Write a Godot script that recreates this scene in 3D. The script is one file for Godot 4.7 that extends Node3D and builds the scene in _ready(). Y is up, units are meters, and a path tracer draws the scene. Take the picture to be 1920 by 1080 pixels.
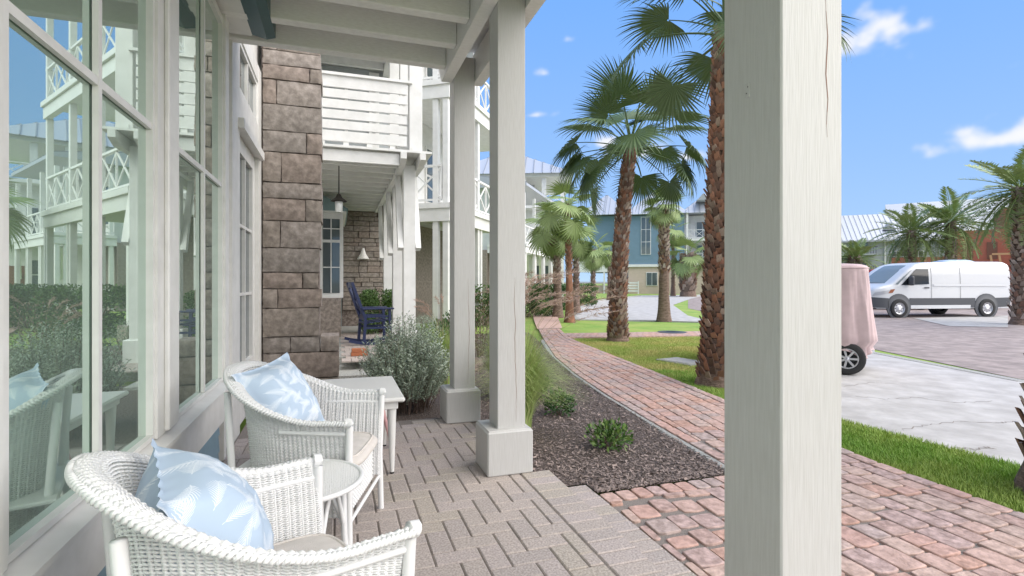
extends Node3D
# A porch with wicker chairs beside a brick path and palms.
# World: the house row runs along -Z, the street side is +X, y is up, the porch floor is y = 0.

const HZ := 529.0
const FOC := 980.0
const EYE := Vector3(0, 1.22, 0)
const YAW := 0.32206
const GROUND := -0.1
const ROAD := -0.16

var rng := RandomNumberGenerator.new()
var M := {}
var names := {}


# ---------------------------------------------------------------- helpers
func ray(u: float, v: float) -> Vector3:
	var p := (u - 960.0) / FOC
	return Vector3(sin(YAW) + cos(YAW) * p, (HZ - v) / FOC, -cos(YAW) + sin(YAW) * p)

func G(u: float, v: float, y := GROUND) -> Vector3:      # the point on the level y that a pixel looks at
	var d := ray(u, v)
	return EYE + d * ((y - EYE.y) / d.y)

func P(u: float, v: float, fwd: float) -> Vector3:       # the point at a known distance
	return EYE + ray(u, v) * fwd

class MB:
	var v := PackedVector3Array()
	var n := PackedVector3Array()
	var t := PackedVector2Array()
	var c := PackedColorArray()
	var ix := PackedInt32Array()
	var col := Color.WHITE
	func vert(p: Vector3, nn: Vector3, uv := Vector2.ZERO) -> int:
		v.append(p); n.append(nn); t.append(uv); c.append(col)
		return v.size() - 1
	func tri(a: Vector3, b: Vector3, d: Vector3, want := Vector3.ZERO) -> void:
		var nn := (b - a).cross(d - a)
		if want != Vector3.ZERO and nn.dot(want) < 0.0:
			var s := b; b = d; d = s; nn = -nn
		nn = nn.normalized()
		var i := vert(a, nn, Vector2(0, 0)); vert(b, nn, Vector2(1, 0)); vert(d, nn, Vector2(0.5, 1))
		ix.append(i); ix.append(i + 2); ix.append(i + 1)
	func quad(a: Vector3, b: Vector3, d: Vector3, e: Vector3, want := Vector3.ZERO) -> void:
		var nn := (b - a).cross(d - a)
		if nn.length_squared() < 1e-14: nn = (d - a).cross(e - a)
		if want != Vector3.ZERO and nn.dot(want) < 0.0:
			var s := b; b = e; e = s; nn = -nn
		nn = nn.normalized()
		var i := vert(a, nn, Vector2(0, 0)); vert(b, nn, Vector2(1, 0)); vert(d, nn, Vector2(1, 1)); vert(e, nn, Vector2(0, 1))
		ix.append_array(PackedInt32Array([i, i + 2, i + 1, i, i + 3, i + 2]))
	func box(o: Vector3, s: Vector3, b := Basis()) -> void:
		var h := s * 0.5
		for ax in 3:
			for sg in [-1.0, 1.0]:
				var q := []
				for k in [[-1, -1], [1, -1], [1, 1], [-1, 1]]:
					var p := Vector3.ZERO
					p[ax] = sg * h[ax]; p[(ax + 1) % 3] = k[0] * h[(ax + 1) % 3]; p[(ax + 2) % 3] = k[1] * h[(ax + 2) % 3]
					q.append(o + b * p)
				var w := Vector3.ZERO
				w[ax] = sg
				quad(q[0], q[1], q[2], q[3], b * w)
	func span(a: Vector3, b: Vector3) -> void:            # an axis-aligned box between two corners
		box((a + b) * 0.5, (b - a).abs())
	func bbox(o: Vector3, s: Vector3, bev: float, b := Basis()) -> void:
		var h := s * 0.5
		bev = minf(bev, minf(h.x, minf(h.y, h.z)) * 0.9)
		var pt := func(ax: int, sx: float, sy: float, sz: float) -> Vector3:
			var sg := Vector3(sx, sy, sz)
			var p := sg * (h - Vector3(bev, bev, bev))
			p[ax] = sg[ax] * h[ax]
			return o + b * p
		for ax in 3:
			for sg in [-1.0, 1.0]:
				var q := []
				for k in [[-1, -1], [1, -1], [1, 1], [-1, 1]]:
					var g := Vector3.ZERO
					g[ax] = sg; g[(ax + 1) % 3] = k[0]; g[(ax + 2) % 3] = k[1]
					q.append(pt.call(ax, g.x, g.y, g.z))
				var w := Vector3.ZERO
				w[ax] = sg
				quad(q[0], q[1], q[2], q[3], b * w)
			var a1 := (ax + 1) % 3
			var a2 := (ax + 2) % 3
			for s1 in [-1.0, 1.0]:
				for s2 in [-1.0, 1.0]:
					var g := Vector3.ZERO
					g[a1] = s1; g[a2] = s2
					var lo := g; lo[ax] = -1
					var hi := g; hi[ax] = 1
					quad(pt.call(a1, lo.x, lo.y, lo.z), pt.call(a1, hi.x, hi.y, hi.z), pt.call(a2, hi.x, hi.y, hi.z), pt.call(a2, lo.x, lo.y, lo.z), b * g)
		for sx in [-1.0, 1.0]:
			for sy in [-1.0, 1.0]:
				for sz in [-1.0, 1.0]:
					tri(pt.call(0, sx, sy, sz), pt.call(1, sx, sy, sz), pt.call(2, sx, sy, sz), b * Vector3(sx, sy, sz))
	func bar(a: Vector3, b: Vector3, w: float, h: float, bev := 0.0, up := Vector3.UP) -> void:  # a squared timber from a to b
		var z := (b - a).normalized()
		if absf(z.dot(up)) > 0.98: up = Vector3.RIGHT
		var x := up.cross(z).normalized()
		var y := z.cross(x)
		var bs := Basis(x, y, z)
		if bev > 0.0: bbox((a + b) * 0.5, Vector3(w, h, a.distance_to(b)), bev, bs)
		else: box((a + b) * 0.5, Vector3(w, h, a.distance_to(b)), bs)
	func tube(pts: Array, rad, sides := 6, flat := 1.0) -> void:
		var m := pts.size()
		var up := Vector3.UP
		var first := v.size()
		for i in m:
			var p: Vector3 = pts[i]
			var a: Vector3 = pts[maxi(i - 1, 0)]
			var b: Vector3 = pts[mini(i + 1, m - 1)]
			var d := (b - a).normalized()
			if i == 0 and absf(d.dot(up)) > 0.9: up = Vector3.RIGHT
			var x := up.cross(d).normalized()
			up = d.cross(x).normalized()
			var r: float = rad[i] if rad is Array else rad
			for k in sides:
				var an := TAU * k / sides
				var o := x * cos(an) * flat + up * sin(an)
				vert(p + o * r, (x * cos(an) / flat + up * sin(an)).normalized(), Vector2(float(k) / sides, i))
		for i in m - 1:
			for k in sides:
				var a := first + i * sides + k
				var b := first + i * sides + (k + 1) % sides
				ix.append_array(PackedInt32Array([a, a + sides, b, b, a + sides, b + sides]))
		for e in [0, m - 1]:
			var ctr := vert(pts[e], ((pts[0] as Vector3) - pts[1] if e == 0 else (pts[m - 1] as Vector3) - pts[m - 2]).normalized())
			for k in sides:
				var a: int = first + e * sides + k
				var b: int = first + e * sides + (k + 1) % sides
				if e == 0: ix.append_array(PackedInt32Array([ctr, a, b]))
				else: ix.append_array(PackedInt32Array([ctr, b, a]))
	func grid(rows: Array, wrap := false, flip := false, tile := Vector2.ONE) -> void:  # rows of points, smooth normals
		var r := rows.size()
		var m: int = rows[0].size()
		var first := v.size()
		for i in r:
			for j in m:
				var a: Vector3 = rows[maxi(i - 1, 0)][j]
				var b: Vector3 = rows[mini(i + 1, r - 1)][j]
				var l: Vector3 = rows[i][(j - 1 + m) % m if wrap else maxi(j - 1, 0)]
				var q: Vector3 = rows[i][(j + 1) % m if wrap else mini(j + 1, m - 1)]
				var nn := (b - a).cross(q - l).normalized()
				vert(rows[i][j], -nn if flip else nn, Vector2(float(j) / (m - (0 if wrap else 1)), float(i) / (r - 1)) * tile)
		for i in r - 1:
			for j in (m if wrap else m - 1):
				var a := first + i * m + j
				var b := first + i * m + (j + 1) % m
				if flip: ix.append_array(PackedInt32Array([a, a + m, b, b, a + m, b + m]))
				else: ix.append_array(PackedInt32Array([a, b, a + m, b, b + m, a + m]))
	func lathe(prof: Array, sides: int, o := Vector3.ZERO) -> void:    # [radius, height] pairs, upwards
		var rows := []
		for p in prof:
			var row := []
			for k in sides:
				row.append(o + Vector3(cos(TAU * k / sides) * p[0], p[1], sin(TAU * k / sides) * p[0]))
			rows.append(row)
		grid(rows, true, false)
	func poly(pts: Array, y: float) -> void:               # a level sheet from an outline (x, z)
		var pv := PackedVector2Array()
		for p in pts: pv.append(Vector2(p.x, p.z if p is Vector3 else p.y))
		var tr := Geometry2D.triangulate_polygon(pv)
		for i in range(0, tr.size(), 3):
			var q := [pv[tr[i]], pv[tr[i + 1]], pv[tr[i + 2]]]
			tri(Vector3(q[0].x, y, q[0].y), Vector3(q[1].x, y, q[1].y), Vector3(q[2].x, y, q[2].y), Vector3.UP)
	func prism(pts: Array, z0: float, z1: float, b: Transform3D) -> void:  # outline in x, y pushed along z
		var pv := PackedVector2Array(pts)
		if not Geometry2D.is_polygon_clockwise(pv): pv.reverse()
		var tr := Geometry2D.triangulate_polygon(pv)
		for z in [z0, z1]:
			for i in range(0, tr.size(), 3):
				var q := []
				for k in 3: q.append(b * Vector3(pv[tr[i + k]].x, pv[tr[i + k]].y, z))
				tri(q[0], q[1], q[2], b.basis * Vector3(0, 0, signf(z - (z0 + z1) * 0.5)))
		for i in pv.size():
			var a := pv[i]
			var d := pv[(i + 1) % pv.size()]
			var e := d - a
			quad(b * Vector3(a.x, a.y, z0), b * Vector3(d.x, d.y, z0), b * Vector3(d.x, d.y, z1), b * Vector3(a.x, a.y, z1), b.basis * Vector3(-e.y, e.x, 0))
	func mesh(m: Material) -> ArrayMesh:
		var am := ArrayMesh.new()
		if v.is_empty(): return am
		var ar := []
		ar.resize(Mesh.ARRAY_MAX)
		ar[Mesh.ARRAY_VERTEX] = v; ar[Mesh.ARRAY_NORMAL] = n; ar[Mesh.ARRAY_TEX_UV] = t; ar[Mesh.ARRAY_COLOR] = c; ar[Mesh.ARRAY_INDEX] = ix
		am.add_surface_from_arrays(Mesh.PRIMITIVE_TRIANGLES, ar)
		am.surface_set_material(0, m)
		return am

func numbered(called: String) -> String:
	names[called] = names.get(called, 0) + 1
	return called if names[called] == 1 else "%s_%03d" % [called, names[called] - 1]

func put(called: String, b: MB, m: Material, parent: Node) -> MeshInstance3D:
	var o := MeshInstance3D.new()
	o.mesh = b.mesh(m)
	o.name = numbered(called) if parent == self else called
	parent.add_child(o, true)
	return o

func piece(called: String, me: Mesh, m: Material, xf: Transform3D, parent: Node) -> MeshInstance3D:
	var o := MeshInstance3D.new()
	o.mesh = me
	if m: o.set_surface_override_material(0, m)
	o.transform = xf
	o.name = numbered(called) if parent == self else called
	parent.add_child(o, true)
	return o

func thing(called: String, label: String, category: String, at := Vector3.ZERO, turn := 0.0, group := "") -> Node3D:
	var o := Node3D.new()
	o.name = numbered(called)
	add_child(o, true)
	o.position = at
	o.rotation.y = turn
	return tag(o, label, category, group)

func tag(o: Node3D, label: String, category: String, group := "") -> Node3D:
	o.set_meta("label", label)
	o.set_meta("category", category)
	if group: o.set_meta("group", group)
	return o

func copy(o: Node3D, at: Vector3, turn: float, label := "") -> Node3D:
	var c: Node3D = o.duplicate()
	c.name = numbered(String(o.name).rstrip("0123456789").trim_suffix("_"))
	add_child(c, true)
	c.position = at
	c.rotation.y = turn
	if label: c.set_meta("label", label)
	return c

func setting(called: String, b: MB, m: Material) -> MeshInstance3D:
	var o := put(called, b, m, self)
	o.set_meta("kind", "structure")
	return o

func part(called: String, parent: Node) -> Node3D:
	var o := Node3D.new()
	o.name = called
	parent.add_child(o, true)
	return o

# ---------------------------------------------------------------- materials
func lin(r: float, g: float, b: float) -> Color:
	return Color(r, g, b).linear_to_srgb()

func noise_tex(freq: float, lo: Color, hi: Color, seed_ := 1, oct := 4, size := 512, kind := FastNoiseLite.TYPE_SIMPLEX_SMOOTH) -> NoiseTexture2D:
	var f := FastNoiseLite.new()
	f.noise_type = kind
	f.seed = seed_
	f.frequency = freq
	f.fractal_octaves = oct
	f.fractal_gain = 0.6
	var t := NoiseTexture2D.new()
	t.width = size; t.height = size
	t.seamless = true
	t.noise = f
	var g := Gradient.new()
	g.set_color(0, lo); g.set_color(1, hi)
	g.set_offset(0, 0.15); g.set_offset(1, 0.85)
	t.color_ramp = g
	return t

func flat_mat(r: float, g: float, b: float, rough := 0.7, metal := 0.0) -> StandardMaterial3D:
	var m := StandardMaterial3D.new()
	m.albedo_color = lin(r, g, b)
	m.roughness = rough
	m.metallic = metal
	m.vertex_color_use_as_albedo = true
	return m

func surf(r: float, g: float, b: float, rough: float, tex: Texture2D, scale: Vector3, bump: Texture2D = null, depth := 0.0, world := true) -> StandardMaterial3D:
	var m := flat_mat(r, g, b, rough)
	m.albedo_texture = tex
	m.uv1_triplanar = true
	m.uv1_world_triplanar = world
	m.uv1_scale = scale
	if bump:
		m.heightmap_enabled = true
		m.heightmap_texture = bump
		m.heightmap_scale = depth
	return m

func foliage(r: float, g: float, b: float, back := 0.5, rough := 0.55) -> StandardMaterial3D:
	var m := flat_mat(r, g, b, rough)
	m.backlight_enabled = true
	m.backlight = Color(back, back, back * 0.6)
	m.cull_mode = BaseMaterial3D.CULL_DISABLED
	return m

func materials() -> void:
	var W := Color.WHITE
	var soft := noise_tex(0.012, Color(0.945, 0.945, 0.94), W, 3, 4)
	var fine := noise_tex(0.06, Color(0.75, 0.75, 0.75), W, 5, 4)
	var rough_n := noise_tex(0.03, Color(0.1, 0.1, 0.1), W, 7, 5)
	var blot := noise_tex(0.01, Color(0.62, 0.60, 0.58), W, 9, 5)
	var stain := noise_tex(0.014, Color(0.74, 0.73, 0.72), W, 19, 5)
	var grain := noise_tex(0.05, Color(0.955, 0.953, 0.948), W, 11, 4)
	var grain_h := noise_tex(0.07, Color.BLACK, W, 12, 4)
	M.fine = fine
	M.post = surf(0.545, 0.54, 0.525, 0.5, grain, Vector3(4, 0.22, 4), grain_h, 0.035)
	M.beam = surf(0.85, 0.84, 0.81, 0.55, grain, Vector3(0.6, 3.0, 1.2), grain_h, 0.03)
	M.trim = surf(0.78, 0.77, 0.74, 0.45, soft, Vector3(0.7, 0.7, 0.7))
	M.white = surf(0.80, 0.80, 0.78, 0.5, soft, Vector3(0.5, 0.5, 0.5))
	M.siding = surf(0.22, 0.33, 0.40, 0.55, soft, Vector3(1, 1, 1))
	M.teal = surf(0.035, 0.10, 0.11, 0.4, soft, Vector3(2, 2, 2))
	M.teal_roof = surf(0.22, 0.32, 0.33, 0.5, soft, Vector3(2, 2, 2))
	M.joint = surf(0.30, 0.26, 0.23, 0.95, fine, Vector3(3, 3, 3))
	M.bricks = []
	for c in [[0.54, 0.47, 0.425], [0.56, 0.485, 0.44], [0.515, 0.45, 0.415], [0.54, 0.475, 0.41], [0.56, 0.485, 0.45]]:
		M.bricks.append(surf(c[0], c[1], c[2], 0.85, fine, Vector3(2.3, 2.3, 2.3), rough_n, 0.12))
	M.pavers = []
	for c in [[0.624, 0.404, 0.342], [0.624, 0.434, 0.372], [0.636, 0.464, 0.396], [0.612, 0.446, 0.408], [0.642, 0.404, 0.324], [0.576, 0.452, 0.414], [0.636, 0.476, 0.414], [0.6, 0.422, 0.372]]:
		M.pavers.append(surf(c[0], c[1], c[2], 0.88, noise_tex(0.03, Color(0.82, 0.81, 0.80), W, 21 + M.pavers.size(), 5, 256) if M.pavers.size() < 3 else stain, Vector3(1.7, 1.7, 1.7), rough_n, 0.25))
	M.stones = []
	for c in [[0.34, 0.295, 0.255], [0.37, 0.32, 0.28], [0.33, 0.295, 0.265], [0.38, 0.335, 0.30], [0.355, 0.295, 0.255]]:
		M.stones.append(surf(c[0], c[1], c[2], 0.9, stain, Vector3(1.3, 1.3, 1.3), rough_n, 0.18))
	M.mortar = surf(0.34, 0.29, 0.26, 0.95, blot, Vector3(2, 2, 2), rough_n, 0.6)
	M.far_stone = M.stones[1]
	M.mulch = surf(0.27, 0.215, 0.19, 0.95, noise_tex(0.09, Color(0.35, 0.33, 0.32), W, 31, 3), Vector3(1.5, 1.5, 1.5), rough_n, 2.0)
	M.chip = flat_mat(0.33, 0.26, 0.23, 0.9)
	var lawn_t := noise_tex(0.006, Color(0.36, 0.44, 0.10).linear_to_srgb(), Color(0.20, 0.36, 0.055).linear_to_srgb(), 41, 6, 1024)
	M.lawn = surf(0.85, 0.85, 0.85, 0.95, lawn_t, Vector3(0.09, 0.09, 0.09), rough_n, 2.0)
	M.blade = foliage(1, 1, 1, 0.3, 0.7)
	M.concrete = surf(0.50, 0.49, 0.48, 0.9, noise_tex(0.008, Color(0.87, 0.865, 0.86), W, 53, 7, 1024), Vector3(0.25, 0.25, 0.25), rough_n, 0.3)
	M.curb = surf(0.46, 0.46, 0.43, 0.9, fine, Vector3(1, 1, 1), rough_n, 0.5)
	M.asphalt = surf(0.38, 0.315, 0.295, 0.95, noise_tex(0.01, Color(0.78, 0.78, 0.78), W, 51, 7, 1024), Vector3(0.2, 0.2, 0.2))
	M.glass = flat_mat(0.57, 0.73, 0.64, 0.01, 0.82)
	M.glass.albedo_color.a = 0.3
	M.glass.transparency = BaseMaterial3D.TRANSPARENCY_ALPHA
	M.pane = flat_mat(0.12, 0.15, 0.16, 0.05, 0.3)
	M.room = flat_mat(0.20, 0.24, 0.18, 0.9)
	M.wicker = flat_mat(0.80, 0.80, 0.79, 0.45)
	M.wicker_top = M.wicker
	M.cream = surf(0.70, 0.65, 0.60, 0.9, soft, Vector3(2, 2, 2), noise_tex(0.25, Color.BLACK, W, 61, 2), 0.1, false)
	M.enamel = flat_mat(0.78, 0.77, 0.74, 0.35)
	M.pink = flat_mat(0.66, 0.38, 0.38, 0.45)
	M.rubber = flat_mat(0.03, 0.03, 0.03, 0.8)
	M.navy = flat_mat(0.018, 0.028, 0.085, 0.4)
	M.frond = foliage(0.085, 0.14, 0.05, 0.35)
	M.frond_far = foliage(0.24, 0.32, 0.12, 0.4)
	M.frond_dry = foliage(0.30, 0.22, 0.13, 0.3, 0.8)
	M.leaf = foliage(1, 1, 1, 0.35)
	M.boot = flat_mat(1, 1, 1, 0.9)
	M.boot.albedo_texture = fine
	M.boot.uv1_triplanar = true
	M.boot.uv1_scale = Vector3(4, 4, 4)
	M.bark = surf(0.33, 0.235, 0.19, 0.95, blot, Vector3(1.2, 3, 1.2), rough_n, 2.0)
	M.bark_far = M.bark
	M.metal_roof = flat_mat(0.50, 0.52, 0.55, 0.45, 0.3)
	M.seam = flat_mat(0.33, 0.35, 0.38, 0.5, 0.3)
	M.blue_wall = surf(0.17, 0.27, 0.35, 0.7, soft, Vector3(0.2, 0.2, 0.2))
	M.beige = surf(0.60, 0.49, 0.40, 0.8, soft, Vector3(0.3, 0.3, 0.3))
	M.grey_wall = surf(0.40, 0.43, 0.44, 0.8, soft, Vector3(0.2, 0.2, 0.2))
	M.red_wall = surf(0.46, 0.15, 0.09, 0.8, soft, Vector3(0.3, 0.3, 0.3))
	M.lumber = surf(0.60, 0.36, 0.17, 0.8, grain, Vector3(1, 1, 1))
	M.van = flat_mat(0.66, 0.67, 0.68, 0.25)
	M.van.clearcoat_enabled = true
	M.plastic = flat_mat(0.075, 0.08, 0.09, 0.6)
	M.dark_glass = flat_mat(0.02, 0.025, 0.03, 0.05)
	M.shield = flat_mat(0.22, 0.26, 0.27, 0.06)
	M.rim = flat_mat(0.5, 0.5, 0.52, 0.35, 0.6)
	M.cover = surf(0.58, 0.44, 0.44, 0.75, soft, Vector3(1, 1, 1))
	M.red_paint = flat_mat(0.4, 0.03, 0.03, 0.3)
	M.sky_paint = flat_mat(0.42, 0.52, 0.66, 0.3)
	M.rock = surf(0.36, 0.28, 0.25, 0.9, blot, Vector3(1.5, 1.5, 1.5), rough_n, 2.5)
	M.orange_brick = surf(0.48, 0.17, 0.08, 0.85, fine, Vector3(4, 4, 4))
	M.plume = foliage(0.50, 0.36, 0.30, 0.4, 0.9)
	M.pillow = flat_mat(1, 1, 1, 0.9)
	M.pillow.albedo_texture = fern_print()
	M.lamp_metal = flat_mat(0.05, 0.045, 0.04, 0.5, 0.3)
	M.lamp_glass = flat_mat(0.7, 0.72, 0.7, 0.3)
	M.brown_door = flat_mat(0.20, 0.09, 0.05, 0.6)

func fern_print() -> ImageTexture:                         # white fern fronds printed on pale blue cloth
	var im := Image.create(1024, 1024, false, Image.FORMAT_RGB8)
	var ground := Color(0.46, 0.57, 0.69).linear_to_srgb()
	var ink := Color(0.74, 0.80, 0.87).linear_to_srgb()
	im.fill(ground)
	var r := RandomNumberGenerator.new()
	r.seed = 77
	var line := func(a: Vector2, b: Vector2, w: float) -> void:
		var st := int(a.distance_to(b) / 2.0) + 1
		for i in st + 1:
			var p := a.lerp(b, float(i) / st)
			var k := maxf(w * (1.0 - 0.7 * i / st), 2.0)
			im.fill_rect(Rect2i(int(p.x - k / 2), int(p.y - k / 2), int(ceil(k)), int(ceil(k))), ink)
	for f in 64:
		var o := Vector2((f % 8) * 132.0 + r.randf_range(-30, 30), floorf(f / 8.0) * 132.0 + r.randf_range(-30, 30))
		var an := r.randf_range(0, TAU)
		var bend := r.randf_range(-0.7, 0.7)
		var p := o
		for i in 12:
			var d := Vector2.from_angle(an + bend * i / 12.0)
			var q := p + d * 17.0
			line.call(p, q, 4.0)
			for s in [-1.0, 1.0]:
				line.call(q, q + d.rotated(s * 0.6) * (80.0 * sin(PI * (i + 2.5) / 15.0)), 5.0)
			p = q
	return ImageTexture.create_from_image(im)

# ---------------------------------------------------------------- camera, sky, sun
func view() -> void:
	var cam := Camera3D.new()
	cam.name = "camera"
	cam.projection = Camera3D.PROJECTION_FRUSTUM
	cam.near = 0.05
	cam.far = 600.0
	cam.size = 1080.0 / FOC * cam.near
	cam.frustum_offset = Vector2(0, (HZ - 540.0) / FOC * cam.near)
	cam.position = EYE
	cam.rotation.y = -YAW
	add_child(cam)
	cam.current = true
	var e := Environment.new()
	e.background_mode = Environment.BG_SKY
	e.tonemap_mode = Environment.TONE_MAPPER_LINEAR
	e.tonemap_exposure = 3.6
	e.sdfgi_enabled = true
	e.ssao_enabled = true
	e.ssil_enabled = true
	var s := Sky.new()
	var pm := PanoramaSkyMaterial.new()
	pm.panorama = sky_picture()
	s.sky_material = pm
	e.sky = s
	var we := WorldEnvironment.new()
	we.name = "environment"
	we.environment = e
	add_child(we)
	var sun := DirectionalLight3D.new()
	sun.name = "sun"
	sun.light_energy = 0.5
	sun.light_color = Color(1.0, 0.97, 0.93)
	sun.light_angular_distance = 80.0
	sun.shadow_enabled = true
	add_child(sun)
	sun.look_at_from_position(Vector3.ZERO, -Vector3(0.58, 0.68, 0.46))

func sky_picture() -> ImageTexture:
	var w := 2048
	var h := 1024
	var im := Image.create(w, h, false, Image.FORMAT_RGBF)
	for y in h:
		var el := (0.5 - (y + 0.5) / h) * PI
		var k := clampf(sin(maxf(el, 0.0)) / 0.62, 0.0, 1.0)
		var c := Color(0.54, 0.74, 0.96).lerp(Color(0.145, 0.39, 0.95), pow(k, 0.5))
		if el < 0.0: c = Color(0.30, 0.28, 0.25)
		im.fill_rect(Rect2i(0, y, w, 1), c * Color(0.30, 0.30, 0.30))
	var nz := FastNoiseLite.new()
	nz.seed = 5
	nz.frequency = 0.02
	nz.fractal_octaves = 5
	# clouds at these pixels of the photograph (u, v, half width, half height), and larger, denser ones added out of view to brighten the shade
	var cl := []
	for q in [[1612, 82, 95, 46], [1880, 262, 110, 30], [1288, 292, 42, 14], [1130, 268, 42, 20], [1005, 214, 36, 9], [1018, 136, 22, 12], [1066, 72, 18, 9], [1200, 285, 60, 22]]:
		var d := ray(q[0], q[1])
		cl.append([atan2(d.x, -d.z), atan2(d.y, Vector2(d.x, d.z).length()), q[2] / FOC * 0.85, q[3] / FOC * 0.85])
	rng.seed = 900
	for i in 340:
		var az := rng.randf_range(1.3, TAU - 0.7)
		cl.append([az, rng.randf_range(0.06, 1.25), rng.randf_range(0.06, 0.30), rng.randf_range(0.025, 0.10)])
	for q in cl:
		var cx: float = q[0] / TAU * w
		var cy: float = (0.5 - q[1] / PI) * h
		var sx: float = q[2] / TAU * w / cos(q[1])
		var sy: float = q[3] / PI * h
		for y in range(maxi(0, int(cy - sy * 1.6)), mini(h / 2 - 1, int(cy + sy * 1.6))):
			for x in range(int(cx - sx * 1.5), int(cx + sx * 1.5)):
				var dx := (x - cx) / sx
				var dy := (y - cy) / sy
				if dy > 0.0: dy *= 1.7
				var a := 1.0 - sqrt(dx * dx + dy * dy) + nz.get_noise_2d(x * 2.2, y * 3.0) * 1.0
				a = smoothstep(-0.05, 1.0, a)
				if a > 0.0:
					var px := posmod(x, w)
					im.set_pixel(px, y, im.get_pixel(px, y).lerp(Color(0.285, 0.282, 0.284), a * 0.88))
	return ImageTexture.create_from_image(im)

# ---------------------------------------------------------------- ground
func grounds() -> void:
	var b := MB.new()
	# the lawn reaches the horizon; the street and the turning circle are let into it
	var road := [G(1640, 648, ROAD), G(1576, 640, ROAD)]
	b.poly([Vector3(-80, 0, 30), Vector3(400, 0, 30), Vector3(400, 0, -420), Vector3(-200, 0, -420), Vector3(-200, 0, 30)], -0.17)
	setting("ground", b, M.lawn)
	# raised lawn at porch side
	b = MB.new()
	var edge := lawn_edge()
	var pts := [Vector3(-30, 0, 12), Vector3(4.75, 0, 12)]
	pts.append_array(edge)
	pts.append_array([Vector3(30, 0, -60), Vector3(-30, 0, -60)])
	b.poly(pts, GROUND - 0.008)
	setting("lawn", b, M.lawn)
	# street of brown asphalt and the pale concrete turning circle
	b = MB.new()
	b.poly([G(1500, 622, ROAD), G(1640, 655, ROAD), G(1920, 712, ROAD), Vector3(10, 0, 14), Vector3(30, 0, 14), Vector3(60, 0, -12), Vector3(70, 0, -30), G(1290, 556, ROAD), G(1290, 578, ROAD)], ROAD)
	setting("street", b, M.asphalt)
	b = MB.new()
	b.poly([G(1085, 604, ROAD), G(1076, 597, ROAD), G(1076, 588, ROAD), G(1090, 576, ROAD), G(1120, 563, ROAD), G(1200, 554, ROAD), G(1330, 552, ROAD), G(1296, 560, ROAD), G(1262, 572, ROAD), G(1290, 592, ROAD), G(1440, 625, ROAD), G(1640, 655, ROAD), G(1640, 690, ROAD), G(1480, 660, ROAD), G(1310, 606, ROAD)], ROAD + 0.006)
	setting("turning_circle", b, M.concrete)
	# pale strip of crushed stone before the van
	b = MB.new()
	b.poly([G(1712, 597, ROAD), G(1890, 592, ROAD), G(1890, 614, ROAD), G(1780, 612, ROAD)], ROAD + 0.012)
	setting("gravel_strip", b, M.concrete)
	# driveway pad beside the lawn strip
	b = MB.new()
	var dz := [Vector3(4.53, 0, -3.75), Vector3(4.6, 0, -2.6), Vector3(4.72, 0, -1.6), Vector3(4.85, 0, 12), Vector3(9.2, 0, 12), G(1920, 716, -0.1), G(1640, 662, -0.1), G(1560, 648, -0.1), Vector3(7.5, 0, -7.6), Vector3(5.6, 0, -5.9)]
	b.poly(dz, GROUND + 0.004)
	setting("driveway", b, M.concrete)
	var dw := get_node("driveway")
	for q in [[[1690, 806], [1740, 796], [1800, 790], [1870, 793], [1900, 790]], [[1795, 838], [1830, 843], [1850, 838], [1865, 842]], [[1600, 742], [1660, 748], [1720, 745], [1790, 755], [1860, 752]], [[1580, 725], [1640, 716], [1700, 722]]]:
		b = MB.new()
		for i in q.size() - 1:
			var p0 := G(q[i][0], q[i][1], GROUND + 0.006)
			var p1 := G(q[i + 1][0], q[i + 1][1], GROUND + 0.006)
			for k in 6:
				var w0 := 0.0015 + 0.003 * absf(sin(i * 7.0 + k * 2.3))
				var m0 := p0.lerp(p1, k / 6.0) + Vector3(sin(k * 5.0 + i) * 0.02, 0, cos(k * 3.0 + i) * 0.02)
				var m1 := p0.lerp(p1, (k + 1) / 6.0) + Vector3(sin((k + 1) * 5.0 + i) * 0.02, 0, cos((k + 1) * 3.0 + i) * 0.02)
				var sd := (m1 - m0).cross(Vector3.UP).normalized() * w0
				b.quad(m0 - sd, m0 + sd, m1 + sd, m1 - sd, Vector3.UP)
		put("crack", b, M.joint, dw)
	# pale kerb edge along driveway and street
	b = MB.new()
	var a0 := G(1560, 648, -0.1)
	var a1 := G(1640, 662, -0.1)
	var a2 := G(1920, 716, -0.1)
	for s in [[a0, a1], [a1, a2]]:
		b.bar(s[0] + Vector3(0, -0.05, 0), s[1] + Vector3(0, -0.05, 0), 0.16, 0.12)
	setting("kerb", b, M.curb)
	# kerb of the turning circle
	b = MB.new()
	var ck := [G(1310, 604, GROUND), G(1200, 601, GROUND), G(1085, 600, GROUND), G(1076, 594, GROUND), G(1076, 586, GROUND), G(1090, 575, GROUND), G(1120, 563, GROUND), G(1200, 554, GROUND)]
	for i in ck.size() - 1: b.bar(ck[i] + Vector3(0, -0.03, 0), ck[i + 1] + Vector3(0, -0.03, 0), 0.2, 0.1)
	setting("kerb", b, M.curb)

func lawn_edge() -> Array:
	return [Vector3(4.75, 0, -1.6), Vector3(4.6, 0, -2.6), Vector3(4.56, 0, -3.7), Vector3(5.7, 0, -5.9), Vector3(7.5, 0, -7.7), G(1560, 648), G(1440, 620), G(1310, 605), G(1085, 600), G(1076, 594), G(1076, 586), G(1090, 575), G(1120, 563), G(1200, 554)]

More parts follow.
